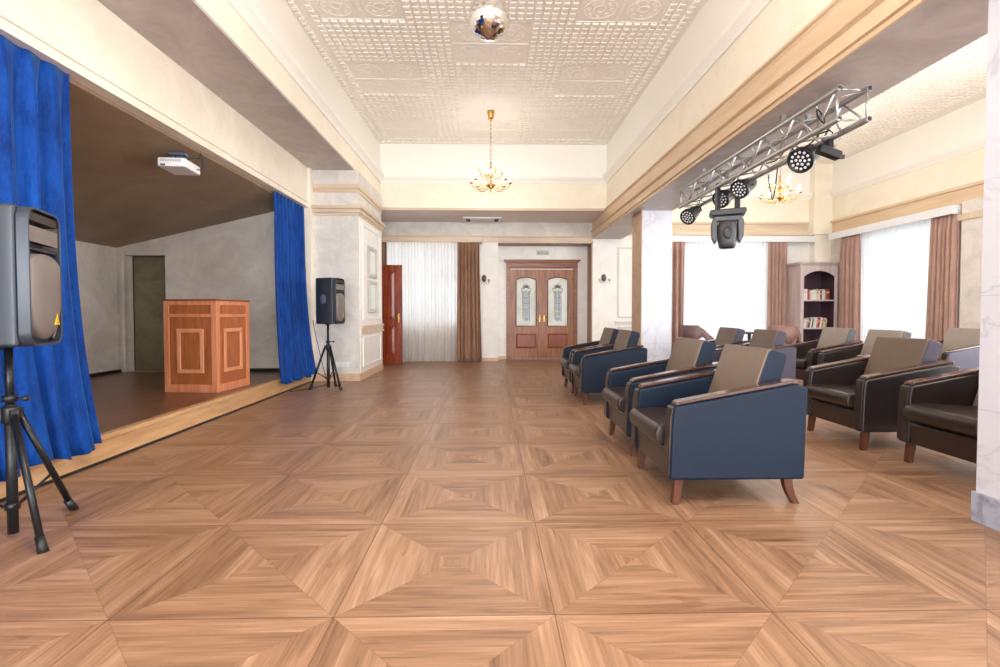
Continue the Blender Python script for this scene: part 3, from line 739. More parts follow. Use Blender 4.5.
# tub chairs and table by the back window
def tub(label, mat, loc, rz):
    t = thing('tub_chair', label, 'chair', loc, rz, 'curved open-arm chairs at the back window')
    # curved shell: back high, arms sweeping down (front is +x)
    vs = []; n = 24; th = .045
    def top(a):   # a in -1..1 around the U
        u = abs(a); return .86 if u < .42 else .86 - .34 * ((u - .42) / .58) ** 1.05
    def bot(a):
        u = abs(a); return .50 if u < .3 else (.50 + .12 * sin(pi * min(1, (u - .3) / .45)) if u < .75 else .46)
    for i in range(n + 1):
        a = -1 + 2 * i / n; an = a * R(120)
        if abs(a) < .75: x, y = -.26 * cos(an * .9), .29 * sin(an * .85 if abs(an * .85) < pi / 2 else math.copysign(pi / 2, an))
        else: x, y = -.26 * cos(.75 * R(120) * .9) + (abs(a) - .75) * .95, math.copysign(.29, a)
        r = Vector((x, y)).normalized()
        for o_ in (0, th):
            for z in (bot(a), top(a)): vs.append((x + r.x * o_ - (.04 if z > .8 else 0), y + r.y * o_, z))
    fs = []
    for i in range(n):
        b0, b1 = i * 4, i * 4 + 4
        for p, q in ((0, 1), (1, 3), (3, 2), (2, 0)): fs.append((b0 + p, b0 + q, b1 + q, b1 + p))
    fs += [(0, 1, 3, 2), (n * 4, n * 4 + 2, n * 4 + 3, n * 4 + 1)]
    MB().add(vs, fs, True).build('curved_back', mat, t)
    MB().box(-.24, .3, -.26, .26, .34, .46).build('seat', mat, t, bevel=.03, seg=3)
    MB().box(-.25, .28, -.24, .24, .30, .34).build('seat_frame', M['leg'], t)
    for s_ in (-1, 1):
        MB().box(.18, .225, s_ * .29 - .025, s_ * .29 + .025, .3, .54).build('arm_post', M['leg'], t)
        MB().box(-.27, -.23, s_ * .13 - .03, s_ * .13 + .03, .34, .52).build('back_post', M['leg'], t)
        MB().tube([(.24, s_ * .23, .32), (.27, s_ * .26, 0)], [.024, .014], 8).build('leg', M['leg'], t)
        MB().tube([(-.2, s_ * .2, .32), (-.26, s_ * .22, 0)], [.024, .014], 8).build('leg', M['leg'], t)
    return t
tub('mauve curved armchair seen from the side, right of the drape by the distant column', M['tub'], (4.33, 10.35, 0), R(28))
tub('rose-taupe curved armchair in front of the bookcase corner', M['tubr'], (6.0, 10.15, 0), R(62))
t = thing('side_table', 'small dark table between the two curved chairs at the back window', 'table', (5.40, 10.3, 0))
MB().lathe([(.22, .68), (.23, .69), (.23, .705), (.22, .715)], n=28).build('table_top', M['shelfd'], t)
MB().lathe([(.035, .02), (.03, .1), (.025, .4), (.035, .68)], n=14).build('pedestal', M['shelfd'], t)
MB().lathe([(.16, 0), (.16, .02), (.05, .035)], n=24).build('base', M['shelfd'], t)

# ------------------------------------------------------------------ loudspeakers and stands
def make_stand(label, loc, rad, rot, angs, zc=.61):
    t = thing('speaker_stand', label, 'speaker stand', loc, rot, 'tripod speaker stands')
    MB().tube([(0, 0, .02), (0, 0, .66)], .022, 14).build('lower_pole', M['black'], t)
    MB().tube([(0, 0, .60), (0, 0, .94)], .0165, 14).build('upper_pole', M['blackg'], t)
    c = MB().lathe([(.03, .57), (.034, .575), (.034, .64), (.03, .65)], n=16)
    for a in angs: c.box(.02, .055, -.014, .014, .585, .635, rz=a, c=(0, 0))
    c.build('collar', M['black'], t)
    k = MB().tube([(.03, 0, .69), (.075, 0, .69)], .006, 8); k.sphere((.08, 0, .69), (.014, .02, .014)); k.tube([(0, 0, .675), (0, 0, .705)], .03, 14)
    k.build('clamp_knob', M['black'], t)
    MB().lathe([(.03, .14), (.03, .17)], n=14).build('lower_collar', M['black'], t)
    for a in angs:
        d = Vector((cos(a), sin(a), 0))
        l = MB().tube([d * .045 + Vector((0, 0, .61)), d * (rad - .02) + Vector((0, 0, .03))], .0155, 12).build('leg', M['blackg'], t)
        MB().tube([d * (rad - .045) + Vector((0, 0, .07)), d * rad + Vector((0, 0, .0))], [.019, .021], 12).build('rubber_foot', M['black'], l)
        MB().tube([d * .03 + Vector((0, 0, .155)), d * (rad * .62) + Vector((0, 0, .25))], .007, 8).build('brace', M['black'], t)
    return t
make_stand('black tripod stand under the large loudspeaker in front of the near blue curtain', (-2.365, 2.50, 0), .345, 0, [R(-30), R(87), R(208)])
make_stand('black tripod stand under the small distant loudspeaker by the plaster pilaster', (-2.37, 7.36, 0), .27, 0, [R(-32), R(84), R(210)])
def make_speaker(label, loc, rz):
    t = thing('loudspeaker', label, 'loudspeaker', loc, rz, 'loudspeakers on tripod stands')
    H_ = .665; hw = .178
    # cabinet: tapering plan, front rim as ring so that the baffle is recessed
    plan = [(-.14, -.085), (-.11, -.115), (.09, -hw), (.15, -hw), (.15, hw), (.09, hw), (-.11, .115), (-.14, .085)]
    MB().prism(plan, .0, H_, 'z').build('cabinet', M['cab'], t, bevel=.018, seg=3)
    # rim
    def rr(w, z0, z1, r, n=5):
        pts = []
        for cx, cz, a0 in ((w - r, z0 + r, -90), (w - r, z1 - r, 0), (-w + r, z1 - r, 90), (-w + r, z0 + r, 180)):
            for k in range(n + 1):
                a = R(a0 + 90 * k / n); pts.append((cx + r * cos(a), cz + r * sin(a)))
        return pts
    o_, i_ = rr(hw, .0, H_, .065), rr(hw - .013, .013, H_ - .013, .058)
    n = len(o_); vs = [(.15, y, z) for y, z in o_] + [(.198, y * .985, z) for y, z in o_] + [(.198, y, z) for y, z in i_] + [(.152, y, z) for y, z in i_]
    fs = [(k * n + i, k * n + (i + 1) % n, ((k + 1) % 4) * n + (i + 1) % n, ((k + 1) % 4) * n + i) for k in range(4) for i in range(n)]
    MB().add(vs, fs).build('front_rim', M['cab'], t, bevel=.004)
    # horn
    h = MB()
    h.add([(.19, -.155, .60), (.19, .155, .60), (.19, .155, .475), (.19, -.155, .475), (.12, -.05, .58), (.12, .05, .58), (.12, .05, .50), (.12, -.05, .50)],
          [(0, 1, 5, 4), (1, 2, 6, 5), (2, 3, 7, 6), (3, 0, 4, 7), (4, 5, 6, 7)])
    h.box(.15, .188, -.150, .150, .60, .64); h.box(.152, .187, -.16, .16, .462, .475)
    h.build('horn', M['darkh'], t)
    MB().box(.182, .19, -.155, .155, .50, .575).build('horn_lip', M['grille'], t)
    # grille: arched top, half-ellipse bottom, slightly domed
    pts = []
    for k in range(13):
        a = R(180 + 180 * k / 12); pts.append((.158 * cos(a), .215 + .185 * sin(a)))
    for k in range(13):
        a = R(180 * k / 12); pts.append((.158 * cos(a), .405 + .045 * sin(a)))
    g = MB(); n = len(pts); cy, cz = 0, .27
    vs = [(.155, y, z) for y, z in pts]
    for s_, x_ in ((1, .19), (.9, .203), (.6, .212), (.3, .215)): vs += [(x_, cy + (y - cy) * s_, cz + (z - cz) * s_) for y, z in pts]
    vs.append((.216, cy, cz)); fs = [(k * n + i, k * n + (i + 1) % n, (k + 1) * n + (i + 1) % n, (k + 1) * n + i) for k in range(4) for i in range(n)]
    fs += [(4 * n + i, 4 * n + (i + 1) % n, 5 * n) for i in range(n)]
    g.add(vs, fs, True).build('grille', M['grille'], t)
    b = MB().prism([(.045, .10), (.095, .10), (.07, .155)], .208, .2125, 'x'); B = b.build('badge', M['yellow'], t)
    MB().prism([(.06, .105), (.08, .105), (.075, .115), (.07, .138), (.065, .115)], .2125, .2135, 'x').build('badge_mark', M['gold'], B)
    # port struts
    p = MB().tube([(.175, .12, .03), (.175, .16, .09)], .006, 6); p.tube([(.175, -.12, .03), (.175, -.16, .09)], .006, 6); p.build('port_strut', M['grille'], t)
    for s_ in (-1, 1):
        hh = MB().sphere((0, 0, 0), (.055, .012, .075), 16, 8)
        hh.xf(Matrix.Translation((-.0, s_ * .147, .36)) @ Matrix.Rotation(s_ * R(14), 4, 'Z'))
        hh.build('handle_cup', M['steelb'] if s_ < 0 else M['cab'], t)
    MB().tube([(0, 0, -.02), (0, 0, .02)], .03, 14).build('pole_socket', M['black'], t)
    return t
sp = make_speaker('large black loudspeaker with yellow triangle badge in front of near blue curtain', (-2.392, 2.47, .95), R(21.3))
for c_ in sp.children: pass
dup(sp, (-2.375, 7.36, .95), R(-4), 'small distant loudspeaker beside the far blue curtain')
cb = MB().tube([(-2.6, 7.4, 1.0), (-2.66, 7.6, .9), (-2.68, 7.9, .5), (-2.66, 8.1, .1), (-2.6, 8.05, .012), (-2.5, 7.7, .012), (-2.62, 7.3, .012), (-2.8, 7.0, .012)], .006, 6).build('cable', M['black'])
tag(cb, 'thin black cable hanging from the distant loudspeaker to the floor', 'cable')

# ------------------------------------------------------------------ lectern
t = thing('lectern', 'cherry wood lectern with moulded panels standing on the dark stage', 'lectern', (-3.395, 6.10, .2), R(-5))
w2, d2_, hh = .305, .32, 1.05
MB().box(-w2, w2, -d2_, d2_, .02, hh).build('body', M['cherryd'], t)
MB().box(-w2 - .02, w2 + .02, -d2_ - .02, d2_ + .02, hh, hh + .018).build('top', M['doorr'], t, bevel=.003)
for sx in (-1, 1):
    for sy in (-1, 1):
        cx, cy = sx * (w2 - .022), sy * (d2_ - .022)
        MB().box(cx - .032, cx + .032, cy - .032, cy + .032, .0, hh).build('corner_post', M['cherry'], t, bevel=.004)
for nm, z0, z1, p in (('plinth_rail', 0, .09, .009), ('middle_rail', .86, .90, .012), ('top_rail', 1.0, hh, .009)):
    MB().box(-w2 - p, w2 + p, -d2_ - p, d2_ + p, z0, z1).build(nm, M['cherry'], t, bevel=.003)
def lframe(face, u0, u1):
    f = MB(); wv = .045
    for a0, a1, b0, b1 in ((u0, u1, .22, .22 + wv), (u0, u1, .73 - wv, .73), (u0, u0 + wv, .22 + wv, .73 - wv), (u1 - wv, u1, .22 + wv, .73 - wv)):
        if face == 'f': f.box(a0, a1, -d2_ - .016, -d2_, b0, b1)
        else: f.box(w2, w2 + .016, a0, a1, b0, b1)
    return f
lframe('f', -.16, .16).build('front_moulding', M['cherryl'], t, bevel=.006)
lframe('s', -.19, .17).build('side_moulding', M['cherryl'], t, bevel=.006)

# ------------------------------------------------------------------ projector
t = thing('projector', 'white projector hanging from the dark sloping stage ceiling', 'projector', (-3.13, 5.14, 2.54), R(6))
MB().prism([(-.125, -.15), (-.11, -.17), (.12, -.17), (.135, -.155), (.135, .15), (.12, .165), (-.11, .165), (-.125, .15)], 0, .085, 'z').build('housing', M['plast'], t, bevel=.014, seg=3)
MB().tube([(-.05, .16, .045), (-.05, .178, .045)], .03, 16).build('lens_ring', M['black'], t)
v = MB(); [v.box(-.09 + .015 * k, -.083 + .015 * k, -.1725, -.169, .045, .07) for k in range(13)]
v.build('vent', M['framew'], t)
MB().box(-.09, -.045, -.1735, -.168, .008, .022).build('sensor_window', M['black'], t)
m_ = MB().box(-.07, .07, -.06, .06, .087, .097); m_.tube([(0, 0, .09), (0, 0, .15)], .02, 12); m_.box(-.08, .08, -.05, .05, .118, .126); m_.box(-.075, .075, -.045, .045, .15, .17)
for a, b in ((-.05, -.04), (.05, -.04), (.05, .04), (-.05, .04)): m_.tube([(a, b, .085), (a * .7, b * .7, .15)], .006, 6)
m_.build('ceiling_mount', M['steelb'], t)
c = MB().tube([(.13, .08, .04), (.16, .10, .045), (.19, .09, .09), (.19, .06, .16), (.185, .04, .20)], .006, 6); c.tube([(.02, .0, .12), (.09, .02, .125), (.17, .05, .15), (.19, .04, .20)], .005, 6)
c.build('cable', M['black'], t)

# ------------------------------------------------------------------ truss and stage lights
tx0, tx1, tz0, tz1, ty0, ty1 = 2.525, 2.745, 2.515, 2.735, 3.6, 6.64
t = thing('lighting_truss', 'aluminium box truss fixed under the grey beam', 'truss', (0, 0, 0))
for x in (tx0, tx1):
    for z in (tz0, tz1):
        c = MB(); r1, r2, n = .0235, .017, 16
        vs = []
        for yy, rr_ in ((ty0, r1), (ty1, r1), (ty1, r2), (ty0, r2)):
            for k in range(n): vs.append((x + rr_ * cos(2 * pi * k / n), yy, z + rr_ * sin(2 * pi * k / n)))
        fs = [(k * n + i, k * n + (i + 1) % n, ((k + 1) % 4) * n + (i + 1) % n, ((k + 1) % 4) * n + i) for k in range(4) for i in range(n)]
        c.add(vs, fs, False).build('chord', M['alu'], t, bevel=.0)
nb = 12; dy = (ty1 - ty0 - .08) / nb
def brace(p, q): MB().tube([p, q], .0085, 8).build('brace', M['alu'], t)
for k in range(nb):
    a, b = ty0 + .04 + k * dy, ty0 + .04 + (k + 1) * dy
    zz = (tz0, tz1) if k % 2 else (tz1, tz0)
    brace((tx0, a, zz[0]), (tx0, b, zz[1])); brace((tx1, a, zz[1]), (tx1, b, zz[0]))
    xx = (tx0, tx1) if k % 2 else (tx1, tx0)
    brace((xx[0], a, tz1), (xx[1], b, tz1)); brace((xx[1], a, tz0), (xx[0], b, tz0))
for yy in (ty0 + .03, ty1 - .03):
    for p, q in (((tx0, tz0), (tx0, tz1)), ((tx1, tz0), (tx1, tz1)), ((tx0, tz1), (tx1, tz1)), ((tx0, tz0), (tx1, tz0))): brace((p[0], yy, p[1]), (q[0], yy, q[1]))
for yy in (4.3, 5.9):
    [MB().box(x - .02, x + .02, yy - .012, yy + .012, tz1 + .01, 2.811).build('hanger', M['alu'], t) for x in (tx0, tx1)]

def par(label, loc, front, hz, s=1.0):
    """can centred at its lens; front = direction of the beam; hz = height of the truss chord above it"""
    root = thing('par_light', label, 'stage light', loc, 0, 'LED par lights on the truss')
    f = Vector(front).normalized(); q = Vector((0, 0, 1)).rotation_difference(f).to_matrix().to_4x4()
    MB().lathe([(.03, -.27), (.055, -.25), (.07, -.2), (.078, -.12), (.1, -.05), (.102, 0), (.094, .004), (.09, -.012), (.02, -.014)], n=24).xf(q @ Matrix.Scale(s, 4)).build('can', M['black'], root)
    lens = MB()
    for rr_, n in ((0, 1), (.034, 6), (.068, 12)):
        for k in range(n):
            a = 2 * pi * k / max(n, 1) + rr_ * 20
            lens.sphere((rr_ * cos(a), rr_ * sin(a), -.006), (.0125, .0125, .008), 8, 4)
    lens.xf(q @ Matrix.Scale(s, 4)).build('led_cluster', M['led'], root)
    # yoke: U around the can, bolted to the clamp on the chord
    side = f.cross(Vector((0, 0, 1))).normalized(); back = -f * .12 * s; rs = .1 * s
    C_ = Vector((tx1 - loc[0], back.y + .04, tz0 - loc[2]))
    top = C_ + Vector((0, 0, -.05))
    MB().tube([back + side * rs, (back + side * rs) * .4 + (top + side * rs * .7) * .6, top + side * rs * .35, top - side * rs * .35, (back - side * rs) * .4 + (top - side * rs * .7) * .6, back - side * rs], .007, 6).build('yoke', M['blackg'], root)
    MB().tube([back + side * rs, back + side * (rs + .02)], .014, 10).build('yoke_knob', M['black'], root)
    MB().box(C_.x - .02, C_.x + .02, C_.y - .028, C_.y + .028, C_.z - .06, C_.z + .028).build('clamp', M['blackg'], root, bevel=.006)
    cbl = MB().tube([-f * .26 * s, -f * .3 * s + Vector((.02, .03, .04)), C_ + Vector((.02, .07, -.03)), C_ + Vector((0, .12, .03))], .005, 6)
    cbl.build('cable', M['black'], root)
    return root
par('largest stage light at the near end of the truss', (2.60, 4.18, 2.385), (-.78, -.42, -.48), .10, 1.04)
par('stage light second from the near end of the truss', (2.645, 5.3, 2.42), (-.78, -.42, -.42), .06)
par('stage light above the grey moving head', (2.64, 5.72, 2.41), (-.78, -.42, -.42), .06)
par('smallest stage light at the far end of the truss', (2.55, 6.45, 2.345), (-.7, -.5, -.5), .11)
# small black spot at the near end
t = thing('spotlight', 'small black spotlight at the near end of the truss beside the largest stage light', 'stage light', (2.72, 4.0, 2.40))
MB().prism([(-.09, -.03), (.09, -.035), (.10, .0), (.09, .03), (-.09, .035)], -.035, .035, 'y').xf(Matrix.Rotation(R(18), 4, 'Y')).build('housing', M['black'], t, bevel=.008)
MB().box(-.02, .02, -.03, .03, .03, .10).build('clamp', M['blackg'], t)
MB().tube([(.0, .0, .1), (.04, .01, .16), (-.02, .02, .2), (-.08, .02, .14), (-.03, .0, .08), (.06, .01, .05)], .005, 6).build('cable', M['black'], t)
MB().box(.095, .13, -.005, .005, -.05, -.02).build('shutter', M['blackg'], t)
# loose cables on truss
for i, (lab, pts) in enumerate((
    ('black cable looped around the near end of the truss', [(2.55, 3.75, 2.50), (2.5, 3.8, 2.60), (2.56, 3.9, 2.70), (2.65, 3.95, 2.62), (2.62, 4.05, 2.50), (2.54, 4.15, 2.46), (2.6, 4.3, 2.55), (2.66, 4.5, 2.62)]),
    ('black cable lying inside the truss along its length', [(2.66, 3.9, 2.54), (2.6, 4.3, 2.56), (2.68, 4.7, 2.54), (2.62, 5.1, 2.60), (2.66, 5.5, 2.55), (2.6, 5.9, 2.58), (2.66, 6.3, 2.54), (2.62, 6.55, 2.56)]),
    ('thin cable hanging in a loop between two stage lights', [(2.74, 4.75, 2.49), (2.75, 4.8, 2.32), (2.76, 4.86, 2.22), (2.78, 4.93, 2.3), (2.78, 4.98, 2.49)]))):
    P = [Vector(p) for p in pts]; sm = []
    for k in range(len(P) - 1):
        p0, p1, p2, p3 = P[max(k - 1, 0)], P[k], P[k + 1], P[min(k + 2, len(P) - 1)]
        for s_ in range(6):
            u = s_ / 6; sm.append(.5 * ((2 * p1) + (p2 - p0) * u + (2 * p0 - 5 * p1 + 4 * p2 - p3) * u * u + (3 * p1 - p0 - 3 * p2 + p3) * u ** 3))
    sm.append(P[-1])
    tag(MB().tube(sm, .006, 6).build('cable', M['black']), lab, 'cable')
# moving head
t = thing('moving_head', 'grey moving head light hanging below the truss', 'stage light', (2.635, 5.53, 2.21), 0)
def rz_(mb, a=R(-22)): return mb.xf(Matrix.Rotation(a, 4, 'Z'))
rz_(MB().prism([(-.19, .0), (-.175, .035), (.175, .045), (.19, .01), (.17, -.025), (-.16, -.03)], -.11, .11, 'y')).build('base', M['black'], t, bevel=.01)
for s_ in (-1, 1):
    rz_(MB().prism([(s_ * .10, -.05), (s_ * .155, -.06), (s_ * .168, -.12), (s_ * .162, -.26), (s_ * .13, -.33), (s_ * .105, -.30)], -.075, .075, 'y')).build('yoke_arm', M['mhead'], t, bevel=.012, seg=3)
rz_(MB().box(-.145, .145, -.08, .08, -.09, -.028)).build('yoke_bridge', M['mhead'], t, bevel=.015)
def sq(w, n=24, e=3.0): return [(w * math.copysign(abs(cos(2 * pi * k / n)) ** (2 / e), cos(2 * pi * k / n)), w * 1.15 * math.copysign(abs(sin(2 * pi * k / n)) ** (2 / e), sin(2 * pi * k / n))) for k in range(n)]
hd = MB(); vs = []; prof = [(.03, -.085), (.075, -.09), (.1, -.12), (.104, -.2), (.1, -.28), (.092, -.33), (.085, -.365), (.07, -.375)]
for w_, z_ in prof: vs += [(x, y, z_) for x, y in sq(w_)]
fs = [(i * 24 + k, i * 24 + (k + 1) % 24, (i + 1) * 24 + (k + 1) % 24, (i + 1) * 24 + k) for i in range(len(prof) - 1) for k in range(24)] + [tuple(range(24)), tuple(len(prof) * 24 - 1 - k for k in range(24))]
rz_(hd.add(vs, fs, True)).build('head', M['mhead'], t)
MB().lathe([(.07, -.385), (.078, -.38), (.078, -.36), (.07, -.355)], n=24).build('lens_ring', M['blackg'], t)
rz_(MB().sphere((0, -.112, -.22), (.05, .012, .075), 16, 8)).build('head_vent', M['black'], t)
for x in (tx0, tx1):
    dx_ = x - 2.635
    MB().box(dx_ - .02, dx_ + .02, -.03, .03, .035, .333).build('clamp', M['blackg'], t, bevel=.005)

# ------------------------------------------------------------------ chandeliers
def chandelier(label, loc, top):
    t = thing('chandelier', label, 'chandelier', loc, 0, 'brass candle chandeliers')
    MB().lathe([(.012, top - .16), (.045, top - .12), (.05, top - .06), (.06, top - .03), (.06, top)], n=20).build('ceiling_rose', M['gold'], t)
    c = MB(); n = int((top - .35 - .16) / .035)
    z = .33
    while z < top - .15:
        k = int(round(z / .035)) % 2
        ring_ = [(cos(a) * (.012 if k else .004) * 1.0, sin(a) * (.004 if k else .012), z + sin(a * 1) * 0 + .022 * cos(a + (0 if k else 0)) * 0) for a in (0,)]
        pts = [((.011 * cos(a), 0, z + .022 * sin(a)) if k else (0, .011 * cos(a), z + .022 * sin(a))) for a in [i * pi / 4 for i in range(9)]]
        c.tube(pts, .0035, 4); z += .035
    c.build('chain', M['gold'], t)
    MB().lathe([(.004, -.15), (.014, -.14), (.008, -.12), (.02, -.1), (.06, -.075), (.085, -.045), (.06, -.03), (.02, -.02), (.016, .05), (.035, .08), (.018, .11), (.014, .2), (.03, .23), (.012, .26), (.01, .34)], n=20).build('stem', M['gold'], t)
    for tier, (na, ra, z0, ph) in enumerate(((8, .325, -.05, 0), (4, .2, .14, .4))):
        for k in range(na):
            an = 2 * pi * k / na + ph; d = Vector((cos(an), sin(an), 0)); pts = []
            for (r_, z_) in ((.03, 0), (.09, -.045), (.17, -.07), (.25, -.06), (.31, -.01), (ra / ra * .325, .035)):
                pts.append(d * (r_ * ra / .325) + Vector((0, 0, z0 + z_)))
            a = MB().tube(pts, .006, 6)
            cpts = [d * (r_ * ra / .325) + Vector((0, 0, z0 + z_)) for r_, z_ in ((.17, -.07), (.2, -.035), (.18, -.01), (.155, -.025))]
            a.tube(cpts, .004, 5)
            A_ = a.build('arm', M['gold'], t); e = d * ra + Vector((0, 0, z0 + .035))
            MB().lathe([(.008, -.01), (.036, .004), (.04, .01), (.012, .012)], tuple(e), 12).build('drip_cup', M['gold'], A_)
            MB().tube([e + Vector((0, 0, .01)), e + Vector((0, 0, .085))], .011, 8).build('candle', M['candle'], A_)
            MB().sphere(tuple(e + Vector((0, 0, .115))), (.017, .017, .034), 10, 6).build('bulb', M['bulb'], A_)
    return t
chandelier('brass chandelier hanging in the middle of the main hall ceiling', (.015, 8.5, 3.31), ZC - 3.31)
chandelier('brass chandelier in the right hall behind the truss', (5.3, 9.1, 3.27), ZC - 3.27)

# mirror ball
t = thing('mirror_ball', 'silver mirror ball hanging from the tiled ceiling', 'mirror ball', (-.005, 4.78, 3.885))
MB().sphere((0, 0, 0), .2, 40, 24, smooth=False).build('ball', M['mirror'], t)
MB().lathe([(.03, .19), (.03, .23), (.02, .24)], n=16).build('motor_cap', M['plast'], t)
MB().tube([(0, 0, .23), (0, 0, .56)], .006, 8).build('rod', M['plast'], t)
MB().lathe([(.07, .56), (.07, .615)], n=20).build('ceiling_motor', M['plast'], t)

# ------------------------------------------------------------------ small wall things
def sconce(label, loc):
    t = thing('wall_lamp', label, 'wall lamp', loc, 0, 'wall lamps on the back wall')
    MB().sphere((0, -.012, .06), (.055, .02, .085), 16, 8).build('backplate', M['leg'], t)
    for s_ in (-1, 1):
        a = MB().tube([(0, -.03, .03), (s_ * .05, -.07, -.06), (s_ * .10, -.09, -.08), (s_ * .11, -.09, -.03)], .006, 6).build('arm', M['crystal'], t)
        MB().lathe([(.008, -.03), (.022, -.015), (.03, .03), (.028, .035), (.01, -.01)], (s_ * .11, -.09, -.0), 12).build('crystal_cup', M['crystal'], a)
    MB().tube([(0, -.04, 0), (0, -.06, -.12), (0, -.06, -.16)], [.006, .006, .002], 6).build('drop', M['crystal'], t)
sconce('wall lamp with dark oval backplate between the brown drape and the double door', (-.135, YW, 1.84))
sconce('wall lamp with dark oval backplate right of the double door', (2.62, YW, 1.86))
def picture(label, z0, z1):
    y0, y1 = 8.76, 9.36
    t = thing('picture_frame', label, 'picture', (-2.13, (y0 + y1) / 2, z0), 0, 'framed pictures on the pilaster')
    h, w_ = z1 - z0, (y1 - y0) / 2
    f = MB(); k = .06
    for a0, a1, b0, b1 in ((-w_, w_, 0, k), (-w_, w_, h - k, h), (-w_, -w_ + k, k, h - k), (w_ - k, w_, k, h - k)): f.box(0, .035, a0, a1, b0, b1)
    f.build('frame', M['framew'], t, bevel=.006)
    MB().box(0, .012, -w_ + k, w_ - k, k, h - k).build('print', M['mat'], t)
picture('upper of two framed pale pictures on the pilaster beside the distant loudspeaker', 1.74, 2.28)
picture('lower of two framed pale pictures on the pilaster beside the distant loudspeaker', 1.12, 1.68)
t = thing('socket_plate', 'white triple socket low on the pilaster beside the distant loudspeaker', 'socket', (-2.42, 8.2, .27))
MB().box(-.12, .12, -.01, 0, -.04, .04).build('plate', M['plast'], t, bevel=.003)
for k in (-1, 0, 1): MB().lathe([(.024, 0), (.026, .004), (.022, .006)], n=14).xf(Matrix.Translation((k * .075, -.01, 0)) @ Matrix.Rotation(R(90), 4, 'X')).build('outlet', M['frame'], t)
t = thing('light_switch', 'small white switch left of the double door', 'switch', (.29, YN, 1.36))
MB().box(-.04, .04, -.01, 0, -.04, .04).build('plate', M['plast'], t, bevel=.003); MB().box(-.02, .02, -.016, -.01, -.03, .03).build('rocker', M['frame'], t)
t = thing('exit_sign', 'small pale sign with grey letters above the double door', 'sign', (1.26, YN, 2.54))
MB().box(-.15, .15, -.025, 0, -.05, .06).build('plate', M['sign'], t, bevel=.003)
cu = bpy.data.curves.new('lettering', 'FONT'); cu.body = 'ВЫХОД'; cu.size = .07; cu.extrude = .001; cu.align_x = 'CENTER'
tmp = bpy.data.objects.new('tmp', cu); COL.objects.link(tmp); bpy.context.view_layer.update()
me_ = bpy.data.meshes.new_from_object(tmp.evaluated_get(bpy.context.evaluated_depsgraph_get())); bpy.data.objects.remove(tmp)
me_.materials.clear(); me_.materials.append(M['signt']); o = bpy.data.objects.new('lettering', me_); COL.objects.link(o); o.parent = t; o.location = (0, -.027, -.03); o.rotation_euler = (R(90), 0, 0)
# ceiling air unit
t = thing('ceiling_vent', 'white ceiling air conditioning grille above the brown drape and double door', 'vent', (-.17, 11.15, ZT))
f = MB()
for a in ((-.42, .42, -.3, -.25), (-.42, .42, .25, .3), (-.42, -.36, -.25, .25), (.36, .42, -.25, .25)): f.box(*a, -.03, 0)
f.build('frame', M['plast'], t, bevel=.004)
f = MB().box(-.27, .27, -.19, .19, -.028, 0); f.build('centre_panel', M['under'], t, bevel=.004)
f = MB(); [f.box(-.25 + .05 * k, -.235 + .05 * k, -.16, .16, -.033, -.028) for k in range(11)]; f.build('slats', M['plast'], t)
MB().box(-.36, .36, -.25, .25, -.006, -.001).build('recess', M['darkh'], t)

# ------------------------------------------------------------------ bookcase and books
bx0, by0, by1 = 6.78, 10.82, 11.32; bw, bh = .83, 2.22
t = thing('bookcase', 'tall lavender-brown bookcase with arched opening in the back corner', 'bookcase', (bx0, by0, 0))
MB().box(0, .035, 0, .48, 0, 2.14).build('side_panel', M['shelf'], t); MB().box(bw - .035, bw, 0, .48, 0, 2.14).build('side_panel', M['shelf'], t)
MB().box(.035, bw - .035, .455, .48, 0, 2.14).build('back_panel', M['shelfd'], t)
MB().box(0, bw, 0, .48, 2.14, 2.16).build('top_panel', M['shelf'], t)
c = MB().box(-.025, bw + .025, -.03, .5, 2.16, 2.19); c.box(-.045, bw + .045, -.05, .5, 2.19, 2.225); c.build('cornice', M['shelf'], t, bevel=.005)
f = MB(); f.box(0, .075, -.02, .0, 0, 2.14); f.box(bw - .075, bw, -.02, 0, 0, 2.14)
n = 14; f.prism([(.075, 2.14)] + [(.075 + (bw - .15) * k / n, 1.90 + .13 * sin(pi * k / n) ** .75) for k in range(n + 1)] + [(bw - .075, 2.14)], -.02, 0, 'y'); f.box(.1, bw - .1, -.02, 0, 0, .1)
f.build('face_frame', M['shelf'], t)
MB().box(.035, .06, .0, .455, .0, 2.14).build('inner_lining', M['shelfd'], t)
MB().box(bw - .06, bw - .035, .0, .455, .0, 2.14).build('inner_lining', M['shelfd'], t)
shz = (.36, .785, 1.40)
for z in shz[1:]: MB().box(.06, bw - .06, -.012, .455, z - .028, z).build('shelf', M['shelfl'], t)
MB().box(.06, bw - .06, -.012, .455, shz[0] - .028, shz[0]).build('shelf', M['shelfl'], t)
cols = [((226, 220, 210), 'cream'), ((150, 50, 46), 'red'), ((232, 228, 226), 'white'), ((176, 150, 126), 'tan'), ((210, 120, 110), 'pink'), ((90, 84, 92), 'dark grey'), ((216, 196, 160), 'beige'), ((120, 66, 50), 'brown'), ((70, 100, 90), 'green')]
bmats = [(plain('book_cover_' + n_.replace(' ', '_'), rgb(*c_), .5), n_) for c_, n_ in cols]
